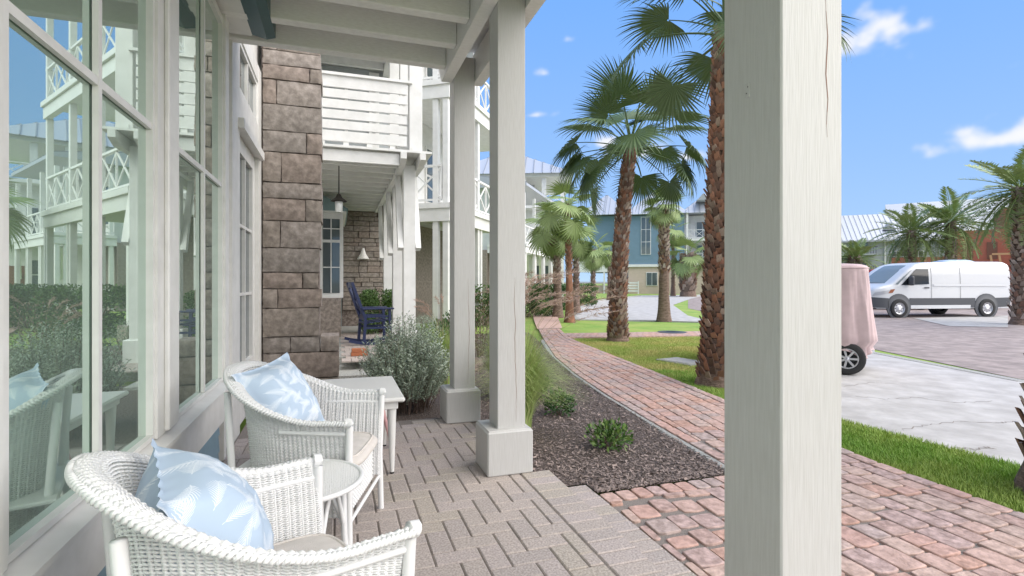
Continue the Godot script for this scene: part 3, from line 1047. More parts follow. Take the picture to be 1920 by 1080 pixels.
func wicker_chair() -> Node3D:
	var c := thing("wicker_chair", "white wicker armchair with braided rim, the one farther from the oblong table", "chair", Vector3.ZERO, 0.0, "white wicker armchairs")
	var b := MB.new()
	var stakes := 76
	var per := 6
	var rows := 78
	for r in rows:
		var h := float(r) / (rows - 1)
		h = h * 0.98
		var pts := []
		b.col = Color.WHITE * rng.randf_range(0.9, 1.03)
		for i in stakes * per + 1:
			var s := float(i) / (stakes * per)
			var q := shell_at(s, h)
			var w := 0.0030 * cos(TAU * i / per) + 0.0012 * cos(PI * i / per * 3.0 + (PI if r % 2 else 0.0))
			pts.append(q[0] + q[1] * w)
		b.tube(pts, 0.0037, 4, 0.8)
	put("woven_shell", b, M.wicker, c)
	# uprights that the weave runs round
	b = MB.new()
	for i in range(1, stakes, 2):
		var pts := []
		for k in 9: pts.append(shell_at(float(i) / stakes, k / 8.0)[0])
		b.tube(pts, 0.0042, 4)
	put("stakes", b, M.wicker, c)
	# braid along the lip
	b = MB.new()
	for st in 3:
		var pts := []
		var nseg := 420
		for i in nseg + 1:
			var s := float(i) / nseg
			var q := shell_at(s, 1.0)
			var nn: Vector2 = rim_at(s)[2]
			var ph := s * TAU * 44.0 + st * TAU / 3.0
			pts.append(q[0] + Vector3(nn.x, 0, nn.y) * (0.0095 * sin(ph)) + Vector3(0, 0.006 * sin(2.0 * ph) - 0.002, 0))
		b.tube(pts, 0.0066, 5)
	put("braided_rim", b, M.wicker, c)
	# cut ends of the arms
	for sg in [0.0, 1.0]:
		b = MB.new()
		var q: Vector3 = shell_at(sg, 0.9)[0]
		b.tube([q + Vector3(-0.012, -0.004, -0.0), q + Vector3(0.010, -0.006, 0), q + Vector3(0.016, -0.012, 0)], [0.022, 0.021, 0.008], 8)
		put("arm_end", b, M.wicker, c)
	# front apron
	b = MB.new()
	for r in 17:
		var pts := []
		for i in 121:
			var z := lerpf(-0.28, 0.28, i / 120.0)
			pts.append(Vector3(0.262 + 0.0028 * cos(PI * i / 3.0 + (PI if r % 2 else 0.0)), 0.185 + r * 0.0105, z))
		b.tube(pts, 0.0052, 4, 0.7)
	put("apron", b, M.wicker, c)
	# seat deck
	b = MB.new()
	b.bbox(Vector3(-0.01, 0.36, 0), Vector3(0.52, 0.02, 0.56), 0.006)
	put("seat_deck", b, M.wicker, c)
	# legs
	for sg in [-1.0, 1.0]:
		b = MB.new()
		b.tube([Vector3(0.30, 0.608, sg * 0.305), Vector3(0.292, 0.30, sg * 0.290), Vector3(0.298, 0.0, sg * 0.300)], [0.016, 0.016, 0.015], 8)
		put("leg", b, M.wicker, c)
		b = MB.new()
		b.tube([Vector3(-0.262, 0.735, sg * 0.205), Vector3(-0.235, 0.35, sg * 0.215), Vector3(-0.29, 0.0, sg * 0.26)], [0.015, 0.016, 0.015], 8)
		put("leg", b, M.wicker, c)
		b = MB.new()
		b.tube([Vector3(0.285, 0.575, sg * 0.305), Vector3(0.0, 0.58, sg * 0.288)], 0.010, 6)
		put("arm_rail", b, M.wicker, c)
	b = MB.new()
	b.tube([Vector3(0.29, 0.18, -0.29), Vector3(0.29, 0.18, 0.29)], 0.009, 6)
	put("stretcher", b, M.wicker, c)
	return c

func seat_cushion(at: Vector3, turn: float, label: String) -> void:
	var c := thing("seat_cushion", label, "cushion", at, turn, "cream seat cushions")
	var rows := []
	var edge := []
	for i in 21:
		var row := []
		for k in 48:
			var a := TAU * k / 48.0
			var f := i / 20.0
			var ang := lerpf(-PI / 2, PI / 2, f)
			var rr := 1.0 / pow(pow(absf(cos(a)), 5.0) + pow(absf(sin(a)), 5.0), 0.2)
			var back := 1.0
			var g := pow(cos(ang), 0.35)
			var p := Vector3(cos(a) * rr * 0.245 * g, 0.035 * sin(ang) * (1.0 if f < 0.5 else 1.15) + 0.037, sin(a) * rr * 0.238 * g)
			if p.x < 0.0: p.z *= 1.0 - 0.25 * pow(-p.x / 0.26, 2.0)
			row.append(p)
			if i == 15: edge.append(p * Vector3(1.008, 1.0, 1.008))
		rows.append(row)
	var b := MB.new()
	b.grid(rows, true, false)
	put("pad", b, M.cream, c)
	edge.append(edge[0])
	b = MB.new()
	b.tube(edge, 0.005, 6)
	put("piping", b, M.cream, c)

func pillow(at: Vector3, bs: Basis, label: String, plump: float) -> void:
	var o := MeshInstance3D.new()
	o.name = numbered("pillow")
	var b := MB.new()
	var m := 30
	var r := RandomNumberGenerator.new()
	r.seed = int(plump * 1000)
	var wr := FastNoiseLite.new()
	wr.seed = int(plump * 100)
	wr.frequency = 2.2
	for side in [1.0, -1.0]:
		var rows := []
		for j in m + 1:
			var row := []
			for i in m + 1:
				var x := -1.0 + 2.0 * i / m
				var y := -1.0 + 2.0 * j / m
				var e := maxf(absf(x), absf(y))
				var t := pow(maxf(0.0, 1.0 - pow(absf(x) / 0.9, 2.6)), 0.55) * pow(maxf(0.0, 1.0 - pow(absf(y) / 0.9, 2.6)), 0.55) if e < 0.9 else 0.0
				var px := x * (1.0 - 0.09 * (1.0 - x * x * 0.0) * (1.0 - y * y)) if true else x
				var py := y * (1.0 - 0.09 * (1.0 - x * x))
				var z: float = side * (0.1 * plump * t + (0.002 if e < 0.99 else 0.0)) + 0.010 * wr.get_noise_2d(x * 1.3 + side * 5.0, y * 1.3) * t
				if e >= 0.86: z += 0.0032 * sin((x if absf(y) > absf(x) else y) * 19.0 + 3.0 * x) * smoothstep(0.86, 1.0, e)
				row.append(Vector3(px * 0.21, py * 0.21, z))
			rows.append(row)
		b.grid(rows, false, side > 0, Vector2(1, 1))
	o.mesh = b.mesh(M.pillow)
	o.transform = Transform3D(bs, at)
	add_child(o)
	tag(o, label, "pillow", "blue fern print pillows")

func round_table(at: Vector3) -> void:
	var t := thing("round_side_table", "small round white wicker table standing between the two armchairs", "table", at)
	var b := MB.new()
	var R := 0.22
	var k := 34
	for i in range(-k, k + 1):                               # woven top, strips both ways
		for ax in 2:
			var d := i * R / k
			var half := sqrt(maxf(R * R - d * d, 0.0)) - 0.006
			if half < 0.02: continue
			var pts := []
			var st := maxi(int(half * 2.0 / 0.0065), 2)
			for q in st + 1:
				var e := lerpf(-half, half, float(q) / st)
				var w := 0.0018 * cos(PI * e / (R / k)) * (1.0 if (i + k) % 2 else -1.0) * (1.0 if ax else -1.0)
				pts.append(Vector3(e if ax else d, 0.462 + w, d if ax else e))
			b.tube(pts, 0.0031, 4)
	put("woven_top", b, M.wicker_top, t)
	b = MB.new()
	var ring := []
	for i in 65: ring.append(Vector3(cos(TAU * i / 64) * R, 0.460, sin(TAU * i / 64) * R))
	b.tube(ring, 0.0105, 8)
	put("rim", b, M.wicker_top, t)
	b = MB.new()
	b.lathe([[0.0, 0.448], [R - 0.02, 0.448], [R - 0.02, 0.452], [0.0, 0.452]], 40)
	put("underside", b, M.wicker, t)
	for i in 4:
		var a := PI / 4 + i * PI / 2 + 0.35
		var d := Vector3(cos(a), 0, sin(a))
		b = MB.new()
		b.tube([d * 0.165 + Vector3(0, 0.45, 0), d * 0.172 + Vector3(0, 0.2, 0), d * 0.19], 0.0125, 8)
		put("leg", b, M.wicker, t)
		b = MB.new()
		var pts := []
		var d2 := Vector3(cos(a + PI / 2), 0, sin(a + PI / 2))
		for q in 9:
			var f := q / 8.0
			pts.append((d * 0.168).lerp(d2 * 0.168, f) + Vector3(0, 0.24 + 0.19 * sin(PI * f), 0))
		b.tube(pts, 0.009, 6)
		put("arch_brace", b, M.wicker, t)

func oblong_table() -> void:
	var t := thing("oblong_side_table", "white oblong side table with tapered legs beside the stone pier", "table", Vector3(0.09, 0, -3.70))
	var b := MB.new()
	b.bbox(Vector3(0, 0.487, 0), Vector3(0.62, 0.03, 0.80), 0.01)
	put("tabletop", b, M.enamel, t)
	b = MB.new()
	b.bbox(Vector3(0, 0.448, 0), Vector3(0.54, 0.048, 0.72), 0.004)
	put("apron", b, M.enamel, t)
	for sx in [-1.0, 1.0]:
		for sz in [-1.0, 1.0]:
			b = MB.new()
			b.tube([Vector3(sx * 0.235, 0.43, sz * 0.315), Vector3(sx * 0.238, 0.2, sz * 0.30), Vector3(sx * 0.240, 0.012, sz * 0.292)], [0.030, 0.022, 0.014], 10)
			put("leg", b, M.enamel, t)
			b = MB.new()
			b.tube([Vector3(sx * 0.240, 0.014, sz * 0.292), Vector3(sx * 0.240, 0.0, sz * 0.292)], 0.013, 8)
			put("foot", b, M.rubber, t)
	t = thing("pink_stool", "small pink painted stool half hidden under white oblong table", "stool", Vector3(0.22, 0, -3.98))
	b = MB.new()
	b.lathe([[0.0, 0.30], [0.125, 0.30], [0.135, 0.315], [0.125, 0.33], [0.0, 0.33]], 24)
	put("seat", b, M.pink, t)
	for i in 4:
		var a := 0.3 + i * PI / 2
		b = MB.new()
		b.tube([Vector3(cos(a) * 0.09, 0.31, sin(a) * 0.09), Vector3(cos(a) * 0.17, 0.01, sin(a) * 0.17)], [0.016, 0.012], 8)
		put("leg", b, M.pink, t)
		b = MB.new()
		b.tube([Vector3(cos(a) * 0.17, 0.012, sin(a) * 0.17), Vector3(cos(a) * 0.171, 0.0, sin(a) * 0.171)], 0.013, 8)
		put("foot", b, M.rubber, t)

func furniture() -> void:
	# chair 1 turned away from the lens, chair 2 towards it: both look at the small table between them
	var c1 := wicker_chair()
	c1.position = Vector3(-0.225, 0, -1.455)
	c1.rotation.y = deg_to_rad(22)
	var c2 := copy(c1, Vector3(-0.15, 0, -2.70), deg_to_rad(-17), "white wicker armchair, braided rim, backed by the door and beside the oblong table")
	seat_cushion(c1.transform * Vector3(0.075, 0.37, 0), c1.rotation.y, "cream seat cushion on the armchair farther from the oblong table")
	seat_cushion(c2.transform * Vector3(0.075, 0.37, 0), c2.rotation.y, "cream seat cushion on the armchair beside the oblong table")
	var lean := Basis(Vector3.UP, PI / 2) * Basis(Vector3.RIGHT, -0.5)
	pillow(c1.transform * Vector3(-0.085, 0.62, 0.0), c1.basis * Basis(Vector3.UP, -0.12) * lean * Basis(Vector3.BACK, 0.10), "plump blue fern print pillow on the armchair farther from the oblong table", 1.25)
	pillow(c2.transform * Vector3(-0.095, 0.655, 0.02), c2.basis * Basis(Vector3.UP, -0.25) * lean * Basis(Vector3.BACK, 0.12), "blue fern print pillow on the armchair beside the oblong table", 1.0)
	round_table(Vector3(-0.13, 0, -2.15))
	oblong_table()

# ---------------------------------------------------------------- plants
func leaf(b: MB, o: Vector3, d: Vector3, w: float, up: Vector3) -> void:   # one pointed leaf from o along d
	var s := d.cross(up)
	if s.length_squared() < 1e-8: s = d.cross(Vector3.RIGHT)
	s = s.normalized() * w
	var m := o + d * 0.5
	b.quad(o, m + s, o + d, m - s)

func bush(called: String, label: String, category: String, at: Vector3, r: Vector3, n: int, len: float, w: float, cols: Array, sd: int, group := "", upright := 0.3, boxy := 2.0) -> Node3D:
	var t := thing(called, label, category, at, 0, group)
	rng.seed = sd
	var nz := FastNoiseLite.new()
	nz.seed = sd
	nz.frequency = 2.0 / maxf(r.x, 0.1)
	var b := MB.new()
	for i in n:
		var d := Vector3(rng.randfn(), rng.randfn(), rng.randfn()).normalized()
		var k := pow(rng.randf(), 0.45)
		var q := Vector3(signf(d.x) * pow(absf(d.x), 2.0 / boxy), signf(d.y) * pow(absf(d.y), 2.0 / boxy), signf(d.z) * pow(absf(d.z), 2.0 / boxy))
		k *= 1.0 + (0.28 if boxy < 2.5 else 0.06) * nz.get_noise_3d(d.x * r.x, d.y * r.x, d.z * r.x)
		var p := Vector3(q.x * r.x, r.y + q.y * r.y, q.z * r.z) * Vector3(k, 1, k)
		p.y = r.y + q.y * r.y * k
		if p.y < 0.01: p.y = rng.randf_range(0.01, r.y * 0.3)
		var dir := (d + Vector3(rng.randfn(0, 0.6), rng.randfn(0, 0.6) + upright, rng.randfn(0, 0.6))).normalized()
		var c: Color = cols[rng.randi() % cols.size()]
		b.col = c * rng.randf_range(0.8, 1.2)
		leaf(b, p, dir * len * rng.randf_range(0.7, 1.3), w, Vector3(rng.randfn(), rng.randfn(), rng.randfn()))
	put("foliage", b, M.leaf, t)
	b = MB.new()
	for i in 7:
		var a := TAU * i / 7
		b.tube([Vector3(cos(a) * r.x * 0.08, 0, sin(a) * r.z * 0.08), Vector3(cos(a) * r.x * 0.45, r.y * 1.2, sin(a) * r.z * 0.45)], [r.x * 0.03, r.x * 0.012], 5)
	put("stem", b, M.bark, t)
	return t

func rosemary(at: Vector3) -> void:                        # upright stems lined with needles
	var t := thing("grey_green_bush", "large grey green needle leaved bush between oblong table and white posts", "bush", at)
	rng.seed = 71
	var b := MB.new()
	var st := MB.new()
	for i in 760:
		var a := rng.randf_range(0, TAU)
		var q := sqrt(rng.randf())
		var rad := 0.43 * q
		var foot := Vector3(cos(a) * rad * 0.55, 0.0, sin(a) * rad * 0.55)
		var hgt := (0.95 - 0.42 * q * q) * rng.randf_range(0.62, 1.05)
		var tip := Vector3(cos(a) * rad * 1.05, hgt, sin(a) * rad * 1.05) + Vector3(rng.randfn(0, 0.04), 0, rng.randfn(0, 0.04))
		if i % 4 == 0: st.tube([foot, foot.lerp(tip, 0.5) + Vector3(0, 0.04, 0), tip], [0.004, 0.003, 0.0015], 3)
		var tone := rng.randf()
		for k in 34:
			var f := lerpf(0.25, 1.0, k / 33.0)
			var p := foot.lerp(tip, f) + Vector3(0, 0.16 * f * (1 - f), 0)
			var an := rng.randf_range(0, TAU)
			var d := (tip - foot).normalized() * 0.6 + Vector3(cos(an), rng.randf_range(-0.2, 0.4), sin(an))
			b.col = Color(0.31, 0.37, 0.27).lerp(Color(0.48, 0.55, 0.45), tone) * rng.randf_range(0.75, 1.2)
			leaf(b, p, d.normalized() * rng.randf_range(0.026, 0.042), 0.0056, Vector3(rng.randfn(), rng.randfn(), rng.randfn()))
	put("foliage", b, M.leaf, t)
	put("stem", st, M.bark, t)

func fountain_grass(at: Vector3, hgt: float, label: String, sd: int, n: int, plumes: int, lean: Vector3) -> void:
	var t := thing("fountain_grass", label, "grass clump", at, 0, "fountain grasses in the mulch bed")
	rng.seed = sd
	var b := MB.new()
	for i in n:
		var a := rng.randf_range(0, TAU)
		var foot := Vector3(cos(a), 0, sin(a)) * 0.10 * sqrt(rng.randf())
		var outw := rng.randf_range(0.06, 0.50)
		var top := hgt * rng.randf_range(0.55, 1.0) * (1.0 - 0.35 * outw)
		var d := Vector3(cos(a), 0, sin(a)) + lean * 0.4
		b.col = Color(0.26, 0.38, 0.09).lerp(Color(0.46, 0.54, 0.20), rng.randf()) * rng.randf_range(0.8, 1.2)
		if rng.randf() < 0.08: b.col = Color(0.45, 0.38, 0.22)
		var w := 0.0030
		var s := Vector3(-sin(a), 0, cos(a)) * w
		var prev := foot
		for k in 6:
			var f := (k + 1) / 6.0
			var p := foot + d * outw * hgt * f * f + Vector3(0, top * (f * 1.9 - f * f * (0.9 + outw * 0.9)), 0)
			var w0 := s * (1.0 - k / 6.0)
			var w1 := s * (1.0 - (k + 1) / 6.0)
			b.quad(prev - w0, prev + w0, p + w1, p - w1)
			prev = p
	put("blades", b, M.leaf, t).set_meta("kind", "stuff")
	for i in plumes:
		b = MB.new()
		var a := rng.randf_range(0, TAU)
		var d := Vector3(cos(a), 0, sin(a)) * rng.randf_range(0.25, 0.6) + lean * rng.randf_range(0.5, 1.0)
		var top := hgt * rng.randf_range(1.05, 1.4)
		var pts := []
		for k in 9:
			var f := k / 8.0
			pts.append(d * hgt * 0.9 * f * f + Vector3(0, top * (1.75 * f - 0.85 * f * f), 0))
		b.col = Color(0.8, 0.9, 0.6)
		b.tube(pts, 0.0013, 3)
		b.col = Color.WHITE
		# seed head: bristles round the last third
		for k in 110:
			var f := rng.randf_range(0.72, 1.0)
			var e := f * 8.0
			var j := mini(int(e), 7)
			var p: Vector3 = (pts[j] as Vector3).lerp(pts[j + 1], e - j)
			var ax: Vector3 = ((pts[j + 1] as Vector3) - pts[j]).normalized()
			b.col = Color.WHITE * rng.randf_range(0.75, 1.25)
			leaf(b, p, (ax * 0.8 + Vector3(rng.randfn(), rng.randfn(), rng.randfn()) * 0.45) * 0.034, 0.0022, Vector3(rng.randfn(), rng.randfn(), rng.randfn()))
		put("plume", b, M.plume, t)

func mulch_bed() -> void:
	var b := MB.new()
	var pts := [Vector3(1.30, 0, -2.99), Vector3(1.49, 0, -2.99), Vector3(1.49, 0, -2.835), Vector3(2.50, 0, -2.84), Vector3(2.69, 0, -4.21), Vector3(2.85, 0, -5.3), Vector3(3.09, 0, -6.6), Vector3(3.47, 0, -8.2), Vector3(4.2, 0, -10.8), Vector3(4.6, 0, -12.5), Vector3(2.4, 0, -12.5), Vector3(1.5, 0, -9.0), Vector3(1.4, 0, -7.6), Vector3(-0.12, 0, -7.6), Vector3(-0.12, 0, -4.68), Vector3(1.17, 0, -4.68), Vector3(1.17, 0, -3.17), Vector3(1.30, 0, -3.17)]
	b.poly(pts, GROUND + 0.045)
	setting("mulch_bed", b, M.mulch)
	var outline := PackedVector2Array()
	for p in pts: outline.append(Vector2(p.x, p.z))
	rng.seed = 91
	b = MB.new()
	var n := 0
	while n < 16000:
		var z := -2.83 - 9.0 * pow(rng.randf(), 2.2)
		var x := rng.randf_range(1.1, 4.3)
		if not Geometry2D.is_point_in_polygon(Vector2(x, z), outline): continue
		n += 1
		var a := rng.randf_range(0, TAU)
		var l := rng.randf_range(0.010, 0.034)
		var d := Vector3(cos(a), rng.randfn(0, 0.25), sin(a)) * l
		b.col = Color.WHITE * rng.randf_range(0.4, 1.25)
		if rng.randf() < 0.10: b.col = Color(2.1, 1.9, 1.75) * rng.randf_range(0.8, 1.2)
		var s := Vector3(-sin(a), rng.randfn(0, 0.5), cos(a)) * rng.randf_range(0.002, 0.0055)
		var o := Vector3(x, GROUND + 0.047 + rng.randf_range(0.0, 0.012), z)
		b.quad(o - d * 0.5 - s, o + d * 0.5 - s * 0.6, o + d * 0.5 + s, o - d * 0.5 + s * 0.7, Vector3.UP)
	var c := put("mulch_chips", b, M.chip, self)
	c.set_meta("kind", "stuff")
	tag(c, "loose brown bark chips spread over the planting bed", "mulch")

func grass_field(called: String, label: String, outline: Array, n: int, hgt: float, sd: int, cols: Array, mean_z: float) -> void:
	var pv := PackedVector2Array()
	var lo := Vector2(1e9, 1e9)
	var hi := Vector2(-1e9, -1e9)
	for p in outline:
		pv.append(Vector2(p.x, p.z))
		lo = lo.min(Vector2(p.x, p.z)); hi = hi.max(Vector2(p.x, p.z))
	rng.seed = sd
	var nz := FastNoiseLite.new()
	nz.seed = sd
	nz.frequency = 0.9
	var b := MB.new()
	var i := 0
	while i < n:
		var p := Vector2(rng.randf_range(lo.x, hi.x), rng.randf_range(lo.y, hi.y))
		if not Geometry2D.is_point_in_polygon(p, pv): continue
		i += 1
		var dry := clampf(0.5 + nz.get_noise_2d(p.x, p.y) * 1.3, 0.0, 1.0)
		for k in 2:
			var a := rng.randf_range(0, TAU)
			var o := Vector3(p.x + rng.randfn(0, 0.008), GROUND - 0.008, p.y + rng.randfn(0, 0.008))
			var hh := hgt * rng.randf_range(0.5, 1.25)
			var bend := Vector3(cos(a), 0, sin(a)) * hh * rng.randf_range(0.1, 0.7)
			var s := Vector3(-sin(a), 0, cos(a)) * 0.0026
			b.col = (cols[0] as Color).lerp(cols[1], clampf(dry + rng.randfn(0, 0.18), 0, 1)) * rng.randf_range(0.75, 1.2)
			var m := o + Vector3(0, hh * 0.6, 0) + bend * 0.35
			b.quad(o - s, o + s, m + s * 0.7, m - s * 0.7)
			b.tri(m - s * 0.7, m + s * 0.7, o + Vector3(0, hh, 0) + bend)
	var c := put(called, b, M.blade, self)
	c.set_meta("kind", "stuff")
	tag(c, label, "grass")

# ---------------------------------------------------------------- palms
var fans := []
func fan_frond(sd: int, petiole: float, rad: float, droop: float, segs := 42) -> ArrayMesh:
	var r := RandomNumberGenerator.new()
	r.seed = sd
	var b := MB.new()
	var sag := droop * 0.25
	var pts := []
	for k in 7:
		var f := k / 6.0
		pts.append(Vector3(petiole * f, -sag * petiole * f * f, 0))
	b.col = Color(1.3, 1.25, 1.0)
	b.tube(pts, [0.02, 0.017, 0.014, 0.012, 0.010, 0.009, 0.008], 4, 1.6)
	var hub: Vector3 = pts[6]
	var tilt := Basis(Vector3.BACK, -droop)
	var half := deg_to_rad(112)
	for i in segs:
		var th := lerpf(-half, half, (i + 0.5) / segs)
		var dth := half * 2 / segs
		var R := rad * (1.0 - 0.28 * pow(absf(th) / half, 2.0)) * r.randf_range(0.93, 1.05)
		b.col = Color.WHITE * r.randf_range(0.8, 1.2)
		var split := r.randf_range(0.5, 0.62)
		var tipdroop := r.randf_range(0.10, 0.45) * (0.5 + droop * 0.5)
		var side := r.randfn(0, 0.05)
		var prev := []
		for q in 6:
			var f: float = [0.03, 0.3, 0.52, 0.7, 0.87, 1.0][q]
			var rr := R * f
			var hw := rr * tan(dth / 2) if f <= split else R * split * tan(dth / 2) * (1.0 - (f - split) / (1.0 - split)) * 0.95
			var an := th + side * maxf(0, f - 0.5)
			var dirv := Vector3(cos(an), 0, sin(an))
			var sv := Vector3(-sin(an), 0, cos(an))
			var y := -0.12 * rr * rr / rad - tipdroop * rad * pow(maxf(0, f - 0.55), 2.0) * 2.2
			var fold := (0.35 if i % 2 else -0.35) * hw
			var p0 := hub + tilt * (dirv * rr - sv * hw + Vector3(0, y - fold, 0))
			var p1 := hub + tilt * (dirv * rr + sv * hw + Vector3(0, y + fold, 0))
			if q > 0:
				b.quad(prev[0], prev[1], p1, p0)
			prev = [p0, p1]
	return b.mesh(M.frond)

func crown(root: Node3D, top: Vector3, n: int, meshes: Array, mat: Material, scale: float, lo: float, hi: float, sd: int, called := "frond") -> void:
	rng.seed = sd
	for i in n:
		var f := (i + 0.5) / n
		var az := i * 2.39996 + rng.randf_range(-0.2, 0.2)
		var el := lerpf(hi, lo, pow(f, 0.8)) + rng.randf_range(-0.12, 0.12)
		var d := Vector3(cos(az) * cos(el), sin(el), sin(az) * cos(el))
		var z := d.cross(Vector3.UP).normalized()
		var y := z.cross(d).normalized()
		var bs := Basis(d, y, z) * Basis(Vector3.RIGHT, rng.randf_range(-0.4, 0.4))
		var k := 0 if f < 0.3 else (1 if f < 0.65 else 2)
		var s := scale * rng.randf_range(0.88, 1.1)
		piece(called, meshes[mini(k, meshes.size() - 1)], mat, Transform3D(bs.scaled_local(Vector3(s, s, s)), top + Vector3(0, -0.25 * f * scale, 0)), root)

func trunk(root: Node3D, hgt: float, r0: float, r1: float, lean: Vector3, boots: int, from: float, size: float, sd: int, bark: Material, tones: Array, flare := 0.0) -> void:
	rng.seed = sd
	var rad := func(f: float) -> float: return lerpf(r0, r1, pow(f, 0.6)) + flare * exp(-f * 14.0)
	var rows := []
	for i in 21:
		var f := i / 20.0
		var row := []
		for k in 14:
			var a := TAU * k / 14
			var q: float = rad.call(f) * (0.86 if boots > 0 and f >= from else 1.0) * rng.randf_range(0.97, 1.03)
			row.append(lean * f * f + Vector3(cos(a) * q, hgt * f, sin(a) * q))
		rows.append(row)
	var b := MB.new()
	b.grid(rows, true, false)
	put("trunk", b, bark, root)
	if boots == 0: return
	b = MB.new()
	for i in boots:
		var f := lerpf(from, 0.995, (i + 0.5) / boots)
		var a := i * 2.39996 + rng.randf_range(-0.08, 0.08)
		var q: float = rad.call(f)
		var d := Vector3(cos(a), 0, sin(a))
		var s := Vector3(-sin(a), 0, cos(a))
		var o := lean * f * f + Vector3(0, hgt * f, 0) + d * q * 0.84
		var w := size * rng.randf_range(0.8, 1.15)
		var l := size * rng.randf_range(1.0, 1.7)
		var skew := s * rng.randf_range(-0.3, 0.3) * w
		var up := (Vector3.UP * rng.randf_range(0.75, 1.0) + d * rng.randf_range(0.35, 0.75)).normalized() * l
		b.col = (tones[rng.randi() % tones.size()] as Color) * rng.randf_range(0.7, 1.25)
		var th := d * size * 0.28
		var a0 := o - s * w * 0.62 - Vector3(0, l * 0.25, 0)
		var a1 := o + s * w * 0.62 - Vector3(0, l * 0.25, 0)
		var c0 := o - s * w * 0.40 + up + skew
		var c1 := o + s * w * 0.40 + up * rng.randf_range(0.7, 1.0) + skew
		b.quad(a0 + th, a1 + th, c1 + th * 0.7, c0 + th * 0.7, d)
		b.quad(c0, c1, c1 + th * 0.7, c0 + th * 0.7, Vector3.UP)
		b.quad(a0, c0, c0 + th * 0.7, a0 + th, -s)
		b.quad(a1, c1, c1 + th * 0.7, a1 + th, s)
		# stringy V of torn fibre between two stubs
		if rng.randf() < 0.5:
			b.col = b.col * 1.35
			b.tri(c0 + th * 0.72, c0 + th * 0.72 + s * w * 0.12, a1 + th * 1.1, d)
	put("leaf_stubs", b, M.boot, root).set_meta("kind", "stuff")

func date_frond(sd: int, len: float, droop: float) -> ArrayMesh:
	var r := RandomNumberGenerator.new()
	r.seed = sd
	var b := MB.new()
	var pts := []
	for k in 11:
		var f := k / 10.0
		pts.append(Vector3(len * f * (1.0 - 0.15 * droop * f), -droop * len * 0.55 * f * f, 0))
	b.col = Color(1.3, 1.2, 0.9)
	b.tube(pts, [0.03, 0.026, 0.022, 0.02, 0.018, 0.015, 0.013, 0.011, 0.009, 0.007, 0.004], 4)
	for i in 44:
		var f := lerpf(0.14, 0.99, i / 43.0)
		var e := f * 10.0
		var j := mini(int(e), 9)
		var p: Vector3 = (pts[j] as Vector3).lerp(pts[j + 1], e - j)
		var ax: Vector3 = ((pts[j + 1] as Vector3) - pts[j]).normalized()
		for s in [-1.0, 1.0]:
			var l := len * 0.24 * sin(PI * clampf(0.12 + f * 0.8, 0, 1)) * r.randf_range(0.85, 1.1)
			b.col = Color.WHITE * r.randf_range(0.75, 1.25)
			leaf(b, p, (ax * 0.75 + Vector3(0, r.randf_range(-0.05, 0.4), s)).normalized() * l, len * 0.011, Vector3.UP)
	return b.mesh(M.frond_far)

